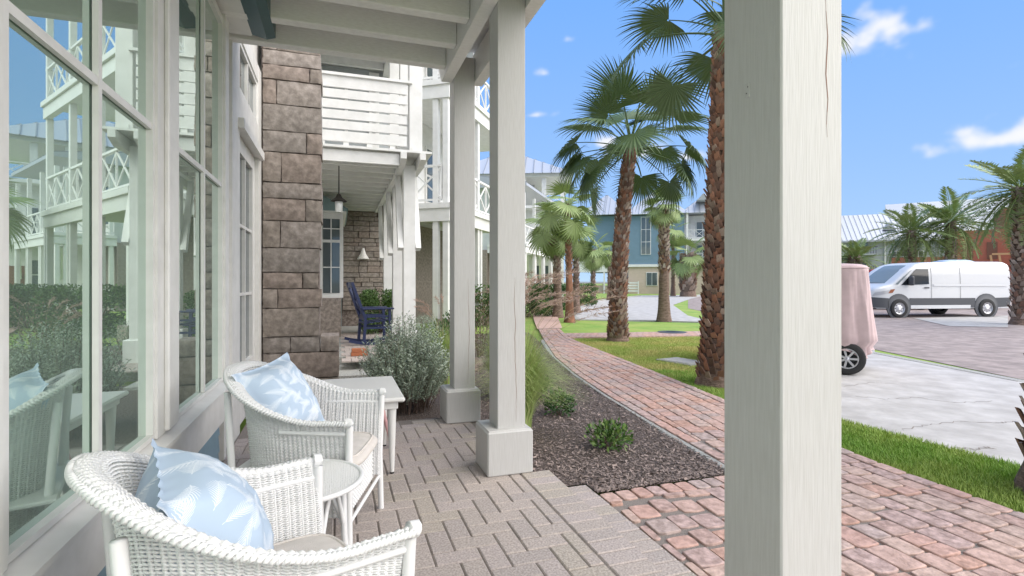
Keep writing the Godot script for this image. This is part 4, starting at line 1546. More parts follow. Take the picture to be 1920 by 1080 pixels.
func palms() -> void:
	var reds := [Color(0.34, 0.17, 0.11), Color(0.27, 0.16, 0.115), Color(0.42, 0.22, 0.14), Color(0.42, 0.32, 0.25), Color(0.20, 0.125, 0.095)]
	var greys := [Color(0.44, 0.35, 0.29), Color(0.33, 0.25, 0.20), Color(0.50, 0.42, 0.37), Color(0.28, 0.165, 0.12)]
	var big := [fan_frond(1, 0.75, 0.78, 0.25), fan_frond(2, 0.95, 0.80, 0.6), fan_frond(3, 1.0, 0.72, 0.95)]
	# the near palm beside the thick post
	var t := thing("fan_palm", "tall fan palm with rough red brown stubbed trunk half hidden by the thick post", "palm tree", Vector3(4.62, GROUND, -5.50), 0, "fan palms on the lawn")
	trunk(t, 4.55, 0.25, 0.11, Vector3(0.10, 0, 0.0), 900, 0.02, 0.066, 61, M.bark, reds, 0.06)
	crown(t, Vector3(0.10, 4.66, 0), 17, big, null, 1.0, -0.12, 1.25, 62)
	# the second palm on the lawn
	t = thing("fan_palm", "fan palm with criss cross stubbed trunk standing alone on the lawn by the path", "palm tree", Vector3(5.95, GROUND, -10.35), 0, "fan palms on the lawn")
	trunk(t, 4.30, 0.21, 0.115, Vector3(0.30, 0, 0.05), 800, 0.02, 0.072, 63, M.bark, greys + reds, 0.06)
	crown(t, Vector3(0.30, 4.50, 0.05), 19, big, null, 1.2, 0.0, 1.3, 66)
	for q in [[3.46, -0.08], [3.15, -0.3], [3.8, -0.55], [0.32, -0.05], [0.05, -0.35], [0.7, -0.15], [3.6, 0.2]]:      # old fronds hanging beside the trunk
		var d := Vector3(cos(q[0]) * cos(q[1]), sin(q[1]), sin(q[0]) * cos(q[1]))
		var zz := d.cross(Vector3.UP).normalized()
		piece("frond", big[2], null, Transform3D(Basis(d, zz.cross(d), zz).scaled_local(Vector3.ONE * 1.15), Vector3(0.30, 4.28, 0.05)), t)
	# the palm at the frame's end of the path, only its trunk edge shows
	t = thing("fan_palm", "fan palm trunk with torn brown stubs beside the grass strip and brick path", "palm tree", Vector3(4.31, GROUND, -1.90), 0, "fan palms on the lawn")
	trunk(t, 5.2, 0.28, 0.18, Vector3(0.15, 0, 0.0), 600, 0.03, 0.08, 64, M.bark, greys, 0.05)
	crown(t, Vector3(0.15, 5.3, 0), 22, big, null, 1.0, -0.4, 1.3, 65)
	# smaller palms along the path and round the turning circle
	var small := [fan_frond(11, 0.55, 0.75, 0.3, 26), fan_frond(12, 0.6, 0.8, 0.8, 26), fan_frond(13, 0.6, 0.75, 1.2, 26)]
	var rows := [
		# u, v of the foot, forward distance, crown v, radius, scale, stubs, label
		[1068, 607, 17.2, 385, 0.14, 1.0, 130, "slim fan palm with peeled orange red trunk beside the bend of the path"],
		[1046, 594, 19.5, 418, 0.18, 1.15, 120, "fan palm with grey trunk and brown skirt behind the orange trunked palm"],
		[1080, 584, 22.5, 430, 0.18, 1.1, 100, "fan palm with pale trunk beyond the orange trunked palm"],
		[1112, 560, 33.0, 468, 0.20, 1.1, 80, "slim far fan palm before the blue house's white porch"],
		[1143, 553, 40.0, 470, 0.22, 1.1, 60, "slender far fan palm behind the criss cross trunked palm"],
		[1245, 607, 17.6, 388, 0.21, 0.68, 150, "fan palm with smooth grey lower trunk on lawn before the turning circle"],
		[1262, 552, 52.0, 430, 0.24, 1.5, 60, "far fan palm with dry skirt close to the blue house"],
		[1290, 550, 50.0, 478, 0.75, 2.0, 200, "stout far fan palm with thick grey diamond trunk"],
	]
	for i in rows.size():
		var q: Array = rows[i]
		var at := P(q[0], q[1], q[2])
		at.y = GROUND if q[2] < 30 else ROAD
		var hgt: float = EYE.y + (HZ - q[3]) / FOC * q[2] - at.y
		t = thing("fan_palm", q[7], "palm tree", at, 0, "fan palms on the lawn")
		var tones := reds if i == 0 else greys
		trunk(t, hgt, q[4], q[4] * (0.62 if i != 7 else 0.8), Vector3(-0.1 if i < 2 else 0.0, 0, 0), q[6], 0.42 if i in [0, 1, 5] else 0.15, q[4] * 0.42, 70 + i, (M.bark_far if i != 0 else flat_orange()), tones, 0.06)
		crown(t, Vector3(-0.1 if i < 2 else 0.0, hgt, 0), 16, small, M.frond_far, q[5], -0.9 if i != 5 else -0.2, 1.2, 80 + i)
		if i in [1, 5, 6]:
			crown(t, Vector3(-0.1 if i < 2 else 0.0, hgt - 0.1, 0), 7, [small[2]], M.frond_dry, q[5] * 0.7, -1.45, -1.2, 90 + i, "dry_frond")
	# date palms across the street
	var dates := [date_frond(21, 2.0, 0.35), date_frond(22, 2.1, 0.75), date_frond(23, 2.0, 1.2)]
	var dd := [
		[1708, 36.0, 432, 0.27, 1.3, "date palm with arching feathery fronds behind the white van's cab"],
		[1782, 36.0, 415, 0.30, 1.45, "date palm with arching feathery fronds in front of the red house"],
		[1602, 30.0, 485, 0.35, 0.85, "low yellowish date palm beyond the pink covered cart"],
		[1913, 17.0, 352, 0.22, 0.95, "tall date palm with diamond patterned trunk near the van's tail"],
	]
	for i in dd.size():
		var q: Array = dd[i]
		var at := P(q[0], 540, q[1])
		at.y = ROAD - 0.01
		var hgt: float = EYE.y + (HZ - q[2]) / FOC * q[1] - at.y
		t = thing("date_palm", q[5], "palm tree", at, 0, "date palms across the street")
		trunk(t, hgt, q[3], q[3] * 0.85, Vector3.ZERO, 220, 0.05, q[3] * 0.5, 110 + i, M.bark_far, greys, 0.1)
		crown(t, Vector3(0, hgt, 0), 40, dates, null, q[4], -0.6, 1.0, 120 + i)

func flat_orange() -> Material:
	return surf(0.38, 0.18, 0.11, 0.9, noise_tex(0.01, Color(0.6, 0.6, 0.62), Color.WHITE, 131, 5, 256), Vector3(1.5, 0.6, 1.5))

# ---------------------------------------------------------------- neighbour's porch
func neighbour() -> void:
	var h := thing("neighbour_house", "white timber house front with slatted balcony over a porch and stone wall", "house")
	var fy := 0.10
	# porch slab with brick paving and step
	var b := MB.new()
	b.span(Vector3(-0.8, -0.3, -8.25), Vector3(1.30, fy - 0.004, -14.2))
	put("porch_slab", b, M.curb, h)
	b = MB.new()
	var cache := {}
	for i in 9:
		for j in 14:
			b.box(Vector3(0.12 + i * 0.135 + (j % 2) * 0.06, fy, -7.85 - j * 0.31), Vector3(0.128, 0.02, 0.30))
	put("porch_bricks", b, M.bricks[1], h).set_meta("kind", "stuff")
	b = MB.new()
	b.span(Vector3(-0.1, -0.3, -7.25), Vector3(0.85, -0.02, -8.24))
	put("step", b, M.curb, h)
	# main wall along the porch and bay
	b = MB.new()
	b.span(Vector3(-6, -0.3, -6.7), Vector3(-0.75, 10.0, -14.0))
	put("wall", b, M.white, h)
	# posts with pedestals, braces
	for z in [-8.6, -10.3, -12.4]:
		b = MB.new()
		b.bbox(Vector3(1.10, 1.6, z), Vector3(0.19, 3.0, 0.19), 0.005)
		put("post", b, M.white, h)
		b = MB.new()
		b.bbox(Vector3(1.10, fy + 0.10, z), Vector3(0.31, 0.45, 0.31), 0.01)
		put("pedestal", b, M.white, h)
		for sx in [-0.14, 0.14]:
			b = MB.new()
			b.bar(Vector3(1.10 + sx, 1.75, z + 0.06), Vector3(1.10 + sx, 3.0, z - 0.42), 0.085, 0.12)
			put("brace", b, M.white, h)
	# girders and joists under the balcony
	for x in [0.955, 1.245]:
		b = MB.new()
		b.prism([Vector2(-8.05, 3.10), Vector2(-8.05, 3.20), Vector2(-14.0, 3.20), Vector2(-14.0, 3.02), Vector2(-8.25, 3.02)], x - 0.045, x + 0.045, Transform3D(Basis(Vector3(0, 0, 1), Vector3(0, 1, 0), Vector3(1, 0, 0)), Vector3.ZERO))
		put("girder", b, M.white, h)
	var z := -8.45
	while z > -13.9:
		b = MB.new()
		b.span(Vector3(-0.7, 3.04, z), Vector3(0.905, 3.17, z - 0.08))
		put("joist", b, M.white, h)
		z -= 0.45
	b = MB.new()
	b.span(Vector3(-0.75, 3.172, -8.4), Vector3(0.905, 3.21, -14.0))
	put("ceiling", b, M.white, h)
	b = MB.new()
	b.span(Vector3(-0.75, 3.02, -8.18), Vector3(0.905, 3.19, -8.24))
	b.span(Vector3(-0.75, 3.215, -8.12), Vector3(1.40, 3.25, -14.0))
	put("balcony_floor", b, M.white, h)
	# slatted railing facing the camera, with small blocks below
	var rail := part("slatted_railing", h)
	for i in 6:
		b = MB.new()
		b.span(Vector3(-0.75, 3.35 + i * 0.155, -8.20), Vector3(1.02, 3.35 + i * 0.155 + (0.125 if i < 5 else 0.17), -8.235))
		put("slat", b, M.white, rail)
	b = MB.new()
	b.span(Vector3(-0.75, 4.296, -8.165), Vector3(1.10, 4.335, -8.28))
	put("cap_rail", b, M.white, rail)
	b = MB.new()
	for x in [-0.3, 0.1, 0.5, 0.95]: b.span(Vector3(x, 3.35, -8.237), Vector3(x + 0.05, 4.29, -8.27))
	put("baluster", b, M.white, rail)
	b = MB.new()
	for i in 6: b.span(Vector3(-0.6 + i * 0.34, 3.252, -8.20), Vector3(-0.52 + i * 0.34, 3.32, -8.26))
	b.span(Vector3(-0.75, 3.3205, -8.19), Vector3(1.02, 3.347, -8.25))
	put("foot_rail", b, M.white, rail)
	# balcony corner posts up to the roof of the second floor
	for x in [1.16]:
		for zz in [-8.32, -9.6, -11.6]:
			b = MB.new()
			b.bbox(Vector3(x, 4.85, zz), Vector3(0.2, 3.2, 0.2), 0.006)
			put("balcony_post", b, M.white, h)
	# street side railing of the balcony
	for i in 6:
		b = MB.new()
		b.span(Vector3(1.20, 3.35 + i * 0.155, -8.45), Vector3(1.235, 3.35 + i * 0.155 + 0.125, -14.0))
		put("slat", b, M.white, h)
	# second floor ceiling
	z = -8.45
	while z > -13.9:
		b = MB.new()
		b.span(Vector3(-0.7, 6.35, z), Vector3(1.05, 6.55, z - 0.08))
		put("joist", b, M.white, h)
		z -= 0.5
	b = MB.new()
	b.span(Vector3(-0.75, 6.56, -8.1), Vector3(1.3, 6.7, -14.0))
	b.span(Vector3(1.06, 6.30, -8.1), Vector3(1.26, 6.55, -14.0))
	put("upper_ceiling", b, M.white, h)
	# grey clapboard wall and window on the balcony
	var cl := part("clapboard_wall", h)
	for i in 19:
		b = MB.new()
		b.box(Vector3(0.25, 3.45 + i * 0.16, -13.3), Vector3(1.9, 0.155, 0.03), Basis(Vector3.RIGHT, 0.08))
		put("board", b, M.grey_wall, cl)
	for x in [-0.45, 0.85]:
		b = MB.new()
		b.span(Vector3(x - 0.12, 3.4, -13.2), Vector3(x + 0.12, 6.34, -13.27))
		put("corner_board", b, M.white, cl)
	b = MB.new()
	b.span(Vector3(-0.75, 4.0, -13.2), Vector3(-0.56, 5.6, -13.25))
	put("window", b, M.pane, cl)
	# stone wall that closes the porch, with stones
	var sw := part("stone_wall", h)
	b = MB.new()
	b.span(Vector3(0.10, -0.1, -14.02), Vector3(1.20, 3.3, -14.4))
	put("mortar", b, M.mortar, sw)
	rng.seed = 301
	var y := 0.5
	while y < 3.2:
		var hh := rng.randf_range(0.09, 0.17)
		var x := 0.11
		while x < 1.18:
			var w := minf(rng.randf_range(0.18, 0.5), 1.19 - x)
			b = MB.new()
			b.bbox(Vector3(x + w / 2, y + hh / 2, -14.0 + rng.randf_range(-0.015, 0.02)), Vector3(w - 0.008, hh - 0.008, 0.1), 0.012)
			put("stone", b, M.stones[rng.randi() % 5], sw)
			x += w
		y += hh
	# bay window with small teal roof
	var bay := part("bay_window", h)
	b = MB.new()
	b.span(Vector3(-0.75, 0.9, -11.2), Vector3(0.11, 2.62, -13.9))
	put("body", b, M.white, bay)
	b = MB.new()
	b.span(Vector3(-0.75, fy, -11.16), Vector3(0.07, 0.9, -13.9))
	put("stone_base", b, M.far_stone, bay)
	b = MB.new()
	b.prism([Vector2(-0.75, 2.66), Vector2(0.20, 2.66), Vector2(0.20, 2.71), Vector2(-0.4, 3.02), Vector2(-0.75, 3.02)], -13.9, -11.1, Transform3D())
	put("roof", b, M.teal_roof, bay)
	b = MB.new()
	b.span(Vector3(-0.75, 2.6205, -11.13), Vector3(0.17, 2.6595, -13.9))
	put("cornice", b, M.white, bay)
	for yy in [[1.0, 2.02, 2], [2.08, 2.5, 2]]:
		b = MB.new()
		b.span(Vector3(-0.28, yy[0], -11.185), Vector3(0.04, yy[1], -11.197))
		put("pane", b, M.pane, bay)
		b = MB.new()
		b.span(Vector3(-0.135, yy[0], -11.17), Vector3(-0.115, yy[1], -11.184))
		b.span(Vector3(-0.28, (yy[0] + yy[1]) / 2, -11.17), Vector3(-0.136, (yy[0] + yy[1]) / 2 + 0.02, -11.184))
		b.span(Vector3(-0.114, (yy[0] + yy[1]) / 2, -11.17), Vector3(0.04, (yy[0] + yy[1]) / 2 + 0.02, -11.184))
		put("muntin", b, M.white, bay)
	# paired columns beyond the wall
	for x in [1.32, 1.62]:
		b = MB.new()
		b.bbox(Vector3(x, 1.6, -14.3), Vector3(0.2, 3.2, 0.2), 0.006)
		put("column", b, M.white, h)
	# lantern under the ceiling and a sconce on the stone wall
	var l := thing("hanging_lantern", "dark metal lantern with clear glass hanging under the neighbour's porch ceiling", "lamp", Vector3(0.02, 2.35, -8.9))
	b = MB.new()
	b.lathe([[0.0, 0.0], [0.055, 0.0], [0.06, 0.17], [0.0, 0.17]], 12)
	put("glass", b, M.lamp_glass, l)
	b = MB.new()
	b.lathe([[0.13, 0.175], [0.12, 0.19], [0.05, 0.24], [0.03, 0.29], [0.012, 0.30], [0.008, 0.75]], 12)
	put("shade", b, M.lamp_metal, l)
	l = thing("wall_sconce", "small pale cone shaped sconce on the neighbour's stone wall", "lamp", Vector3(0.62, 1.80, -13.85))
	b = MB.new()
	b.lathe([[0.0, 0.0], [0.15, 0.0], [0.14, 0.03], [0.07, 0.14], [0.03, 0.28], [0.0, 0.30]], 14)
	put("shade", b, M.enamel, l)
	b = MB.new()
	b.bar(Vector3(0, 0.2, 0), Vector3(0, 0.22, -0.12), 0.03, 0.03)
	put("arm", b, M.enamel, l)
	# orange bricks left on the porch
	for i in 2:
		var o := MeshInstance3D.new()
		b = MB.new()
		b.bbox(Vector3.ZERO, Vector3(0.24, 0.055, 0.10), 0.006)
		o.mesh = b.mesh(M.orange_brick)
		o.name = numbered("loose_brick")
		add_child(o)
		o.position = Vector3(0.31 + i * 0.008, fy + 0.04 + i * 0.056, -8.2)
		tag(o, ["orange brick lying on the neighbour's porch, under another brick", "orange brick lying on top of another on the neighbour's porch"][i], "brick", "loose orange bricks")
	rocking_chair(Vector3(0.60, fy + 0.01, -9.8))

func rocking_chair(at: Vector3) -> void:
	var t := thing("rocking_chair", "navy blue wooden rocking chair with crossed back on the neighbour's porch", "chair", at, deg_to_rad(8))
	var b: MB
	for s in [-1.0, 1.0]:
		b = MB.new()
		var pts := []
		for k in 11:
			var f := k / 10.0
			pts.append(Vector3(-0.45 + f * 0.85, 0.025 + 0.22 * pow(f - 0.5, 2.0) * 1.2, s * 0.25))
		for k in 10: b.bar(pts[k], pts[k + 1], 0.035, 0.05)
		put("rocker", b, M.navy, t)
		b = MB.new()
		b.bar(Vector3(0.27, 0.04, s * 0.25), Vector3(0.25, 0.62, s * 0.25), 0.045, 0.05, 0.004)
		put("front_leg", b, M.navy, t)
		b = MB.new()
		b.bar(Vector3(-0.20, 0.04, s * 0.25), Vector3(-0.17, 0.45, s * 0.25), 0.045, 0.05, 0.004)
		b.bar(Vector3(-0.17, 0.45, s * 0.25), Vector3(-0.40, 1.10, s * 0.25), 0.045, 0.05, 0.004)
		put("back_post", b, M.navy, t)
		b = MB.new()
		b.bbox(Vector3(0.04, 0.64, s * 0.27), Vector3(0.56, 0.03, 0.10), 0.008)
		put("armrest", b, M.navy, t)
		b = MB.new()
		b.bar(Vector3(0.26, 0.30, s * 0.25), Vector3(-0.18, 0.30, s * 0.25), 0.03, 0.035)
		b.bar(Vector3(0.26, 0.50, s * 0.25), Vector3(-0.18, 0.50, s * 0.25), 0.03, 0.035)
		put("side_rail", b, M.navy, t)
	for i in 5:
		b = MB.new()
		b.bbox(Vector3(0.24 - i * 0.10, 0.43 - i * 0.012, 0), Vector3(0.09, 0.022, 0.50), 0.005)
		put("seat_slat", b, M.navy, t)
	for q in [[0.48, 0.09], [1.06, 0.1]]:
		b = MB.new()
		var f: float = (q[0] - 0.45) / 0.65
		b.bar(Vector3(-0.17 - 0.23 * f, q[0], -0.25), Vector3(-0.17 - 0.23 * f, q[0], 0.25), 0.03, q[1])
		put("back_rail", b, M.navy, t)
	for s in [-1.0, 1.0]:
		b = MB.new()
		b.bar(Vector3(-0.19, 0.52, -s * 0.22), Vector3(-0.38, 1.03, s * 0.22), 0.05, 0.02)
		put("back_cross", b, M.navy, t)
		b = MB.new()
		b.bar(Vector3(-0.21, 0.52, s * 0.17), Vector3(-0.39, 1.03, s * 0.17), 0.03, 0.02)
		put("back_slat", b, M.navy, t)

# ---------------------------------------------------------------- the row of white houses
func x_rail(parent: Node, a: Vector3, c: Vector3, hgt: float) -> void:
	var r := part("railing", parent)
	var n := maxi(1, int(round(a.distance_to(c) / 0.95)))
	var b := MB.new()
	b.bar(a + Vector3(0, hgt, 0), c + Vector3(0, hgt, 0), 0.09, 0.06)
	put("top_rail", b, M.white, r)
	b = MB.new()
	b.bar(a + Vector3(0, 0.1, 0), c + Vector3(0, 0.1, 0), 0.06, 0.05)
	put("bottom_rail", b, M.white, r)
	for i in n:
		var p := a.lerp(c, float(i) / n)
		var q := a.lerp(c, float(i + 1) / n)
		b = MB.new()
		b.bar(p + Vector3(0, 0.12, 0), q + Vector3(0, hgt - 0.04, 0), 0.03, 0.04)
		b.bar(p + Vector3(0, hgt - 0.04, 0), q + Vector3(0, 0.12, 0), 0.028, 0.04)
		b.bar(q + Vector3(0, 0.1, 0), q + Vector3(0, hgt, 0), 0.04, 0.04)
		put("cross", b, M.white, r)

func row_house(at: Vector3, turn: float, len: float, label: String, floors: int, tower: bool, rise := 3.4) -> void:
	# local frame: the front faces +x, the house runs along -z; balcony edge at x = 0, wall at x = -2.2
	var h := thing("row_house", label, "house", at, turn, "white balconied houses in a row")
	var b := MB.new()
	b.span(Vector3(-9, -0.3, -0.4), Vector3(-2.2, floors * 3.25, -len))
	put("wall", b, M.white, h)
	b = MB.new()
	b.span(Vector3(-2.6, -0.25, 0.02), Vector3(-2.21, 3.0, -0.7))
	b.span(Vector3(-2.19, -0.25, -0.5), Vector3(-2.05, 3.0, -len * 0.6))
	put("stone_facing", b, M.far_stone, h)
	for f in floors:
		var y0 := f * 3.25
		if f > 0:
			b = MB.new()
			b.span(Vector3(-2.19, y0 - 0.08, 0.05), Vector3(0.06, y0 + 0.06, -len))
			put("balcony_deck", b, M.white, h)
			b = MB.new()
			b.span(Vector3(-2.19, y0 - 0.42, 0.0), Vector3(0.0, y0 - 0.081, -0.16))
			b.span(Vector3(-0.16, y0 - 0.42, -0.161), Vector3(0.0, y0 - 0.081, -len))
			put("beam", b, M.white, h)
			x_rail(h, Vector3(-0.1, y0 + 0.06, -0.2), Vector3(-0.1, y0 + 0.06, -len), 1.0)
			x_rail(h, Vector3(-2.1, y0 + 0.06, -0.08), Vector3(-0.25, y0 + 0.06, -0.08), 1.0)
		var nz := int(round(len / 2.6))
		for i in nz + 1:
			var z := -0.12 - i * (len - 0.24) / nz
			for k in (2 if f == 0 else 1):
				b = MB.new()
				b.box(Vector3(-0.13, y0 + 1.42, z - 0.24 * k), Vector3(0.15, 2.84, 0.15))
				put("column", b, M.white, h)
			if f == 0:
				b = MB.new()
				b.box(Vector3(-0.13, 0.0, z - 0.12), Vector3(0.42, 0.5, 0.62))
				put("plinth", b, M.far_stone, h)
			if i == 0:
				for x in [-0.42, -2.0]:
					b = MB.new()
					b.box(Vector3(x, y0 + 1.42, -0.12), Vector3(0.15, 2.84, 0.15))
					put("column", b, M.white, h)
		# windows of this floor on the back wall of the balcony
		var nw := maxi(1, int(len / 2.4))
		for i in nw:
			var z := -1.2 - i * 2.3
			if z < -len + 0.8: continue
			var w := part("window", h)
			b = MB.new()
			b.box(Vector3(-2.17, y0 + 1.5, z), Vector3(0.06, 1.9, 0.95))
			put("frame", b, M.trim, w)
			b = MB.new()
			for yy in [-0.45, 0.45]:
				for zz in [-0.21, 0.21]: b.box(Vector3(-2.13, y0 + 1.5 + yy, z + zz), Vector3(0.03, 0.82, 0.37))
			put("pane", b, M.pane, w)
		var w2 := part("window", h)
		b = MB.new()
		b.box(Vector3(-3.4, y0 + 1.6, -0.38), Vector3(0.9, 1.7, 0.06))
		put("frame", b, M.trim, w2)
		b = MB.new()
		for zz in [-0.21, 0.21]: b.box(Vector3(-3.4 + zz, y0 + 1.6, -0.35), Vector3(0.36, 1.55, 0.03))
		put("pane", b, M.pane, w2)
	# gabled roofs of standing seam metal
	var top := floors * 3.25
	var rf := part("roof", h)
	b = MB.new()
	b.prism([Vector2(0.08, top - 0.05), Vector2(0.08, top + 0.1), Vector2(-4.3, top + rise), Vector2(-9.3, top + 0.1), Vector2(-9.3, top - 0.05)], -len - 0.1, 0.1, Transform3D())
	put("roof_sheet", b, M.metal_roof, rf)
	b = MB.new()
	var z := 0.05
	while z > -len - 0.05:
		b.bar(Vector3(0.08, top + 0.12, z), Vector3(-4.3, top + rise + 0.02, z), 0.06, 0.05)
		z -= 0.45
	put("seam", b, M.seam, rf)
	if tower:
		b = MB.new()
		b.prism([Vector2(-1.4, top), Vector2(1.4, top), Vector2(0, top + 2.5)], -2.4, 0.7, Transform3D(Basis(Vector3(0, 0, 1), Vector3(0, 1, 0), Vector3(1, 0, 0)), Vector3(0, 0, -len * 0.35)))
		put("gable", b, M.white, h)
		for s in [-1.0, 1.0]:
			b = MB.new()
			b.bar(Vector3(-1.0, top + 1.22, -len * 0.35 + s * 0.78), Vector3(-1.0, top + 1.22, -len * 0.35 + s * 0.78) + Vector3(3.6, 0, 0) * 0.001, 0.01, 0.01)
			b.quad(Vector3(0.95, top - 0.1, -len * 0.35 + s * 1.7), Vector3(0.95, top + 2.62, -len * 0.35), Vector3(-2.6, top + 2.62, -len * 0.35), Vector3(-2.6, top - 0.1, -len * 0.35 + s * 1.7), Vector3(0, 1, s))
			put("gable_roof", b, M.metal_roof, rf)

func window_block(parent: Node, o: Vector3, ex: Vector3, n: Vector3, w: float, hgt: float, cols: int, rows: int) -> void:
	# a framed window centred at o on a wall that runs along ex and faces n
	var bs := Basis(ex, Vector3.UP, n)
	var q := part("window", parent)
	var b := MB.new()
	b.box(o + n * 0.04, Vector3(w, hgt, 0.08), bs)
	put("frame", b, M.white, q)
	b = MB.new()
	var t := 0.07
	var cw := (w - t * (cols + 1)) / cols
	var rh := (hgt - t * (rows + 1)) / rows
	for i in cols:
		for j in rows:
			b.box(o + bs * Vector3(-w / 2 + t + cw / 2 + i * (cw + t), -hgt / 2 + t + rh / 2 + j * (rh + t), 0.09), Vector3(cw, rh, 0.03), bs)
	put("pane", b, M.pane, q)

func seams(b: MB, a: Vector3, c: Vector3, d: Vector3, e: Vector3, n: int) -> void:   # ribs from eave a-c to ridge d-e
	for i in n:
		var f := (i + 0.5) / n
		b.bar(a.lerp(c, f), d.lerp(e, f), 0.09, 0.09)

func hip_roof(parent: Node, lo: Vector3, hi: Vector3, y: float, rise: float) -> void:
	# lo and hi are corners in plan, the ridge runs along x
	var r := part("roof", parent)
	var x0 := lo.x - 0.5
	var x1 := hi.x + 0.5
	var z0 := lo.z - 0.5
	var z1 := hi.z + 0.5
	var zm := (z0 + z1) / 2
	var k := minf((z1 - z0) / 2, (x1 - x0) / 2 - 0.2)
	var A := Vector3(x0, y, z1)
	var B := Vector3(x1, y, z1)
	var C := Vector3(x1, y, z0)
	var D := Vector3(x0, y, z0)
	var E1 := Vector3(x0 + k, y + rise, zm)
	var E2 := Vector3(x1 - k, y + rise, zm)
	var b := MB.new()
	b.quad(A, B, E2, E1, Vector3(0, 1, 1))
	b.quad(D, C, E2, E1, Vector3(0, 1, -1))
	b.tri(B, C, E2, Vector3(1, 1, 0))
	b.tri(A, D, E1, Vector3(-1, 1, 0))
	b.quad(A, B, C, D, Vector3.DOWN)
	put("roof_sheet", b, M.metal_roof, r)
	b = MB.new()
	seams(b, A + Vector3(k, 0, 0), B - Vector3(k, 0, 0), E1, E2, int(maxf(2, (x1 - x0 - 2 * k) / 0.6)))
	var nh := int(k / 0.6)
	for i in nh:
		var f := (i + 0.5) / nh
		b.bar(A.lerp(A + Vector3(k, 0, 0), f), A.lerp(E1, f), 0.06, 0.09)
		b.bar(B.lerp(B - Vector3(k, 0, 0), f), B.lerp(E2, f), 0.06, 0.09)
		b.bar(B.lerp(B + (C - B) * 0.5, f), B.lerp(E2, f), 0.06, 0.09)
		b.bar(A.lerp(A + (D - A) * 0.5, f), A.lerp(E1, f), 0.06, 0.09)
	b.bar(E1, E2, 0.15, 0.1)
	put("seam", b, M.seam, r)

func facing(u: float, fwd: float) -> Array:      # a frame at a distance, its z axis towards the porch: [origin on ground, yaw]
	var p := P(u, HZ, fwd)
	return [Vector3(p.x, ROAD, p.z), atan2(EYE.x - p.x, EYE.z - p.z)]

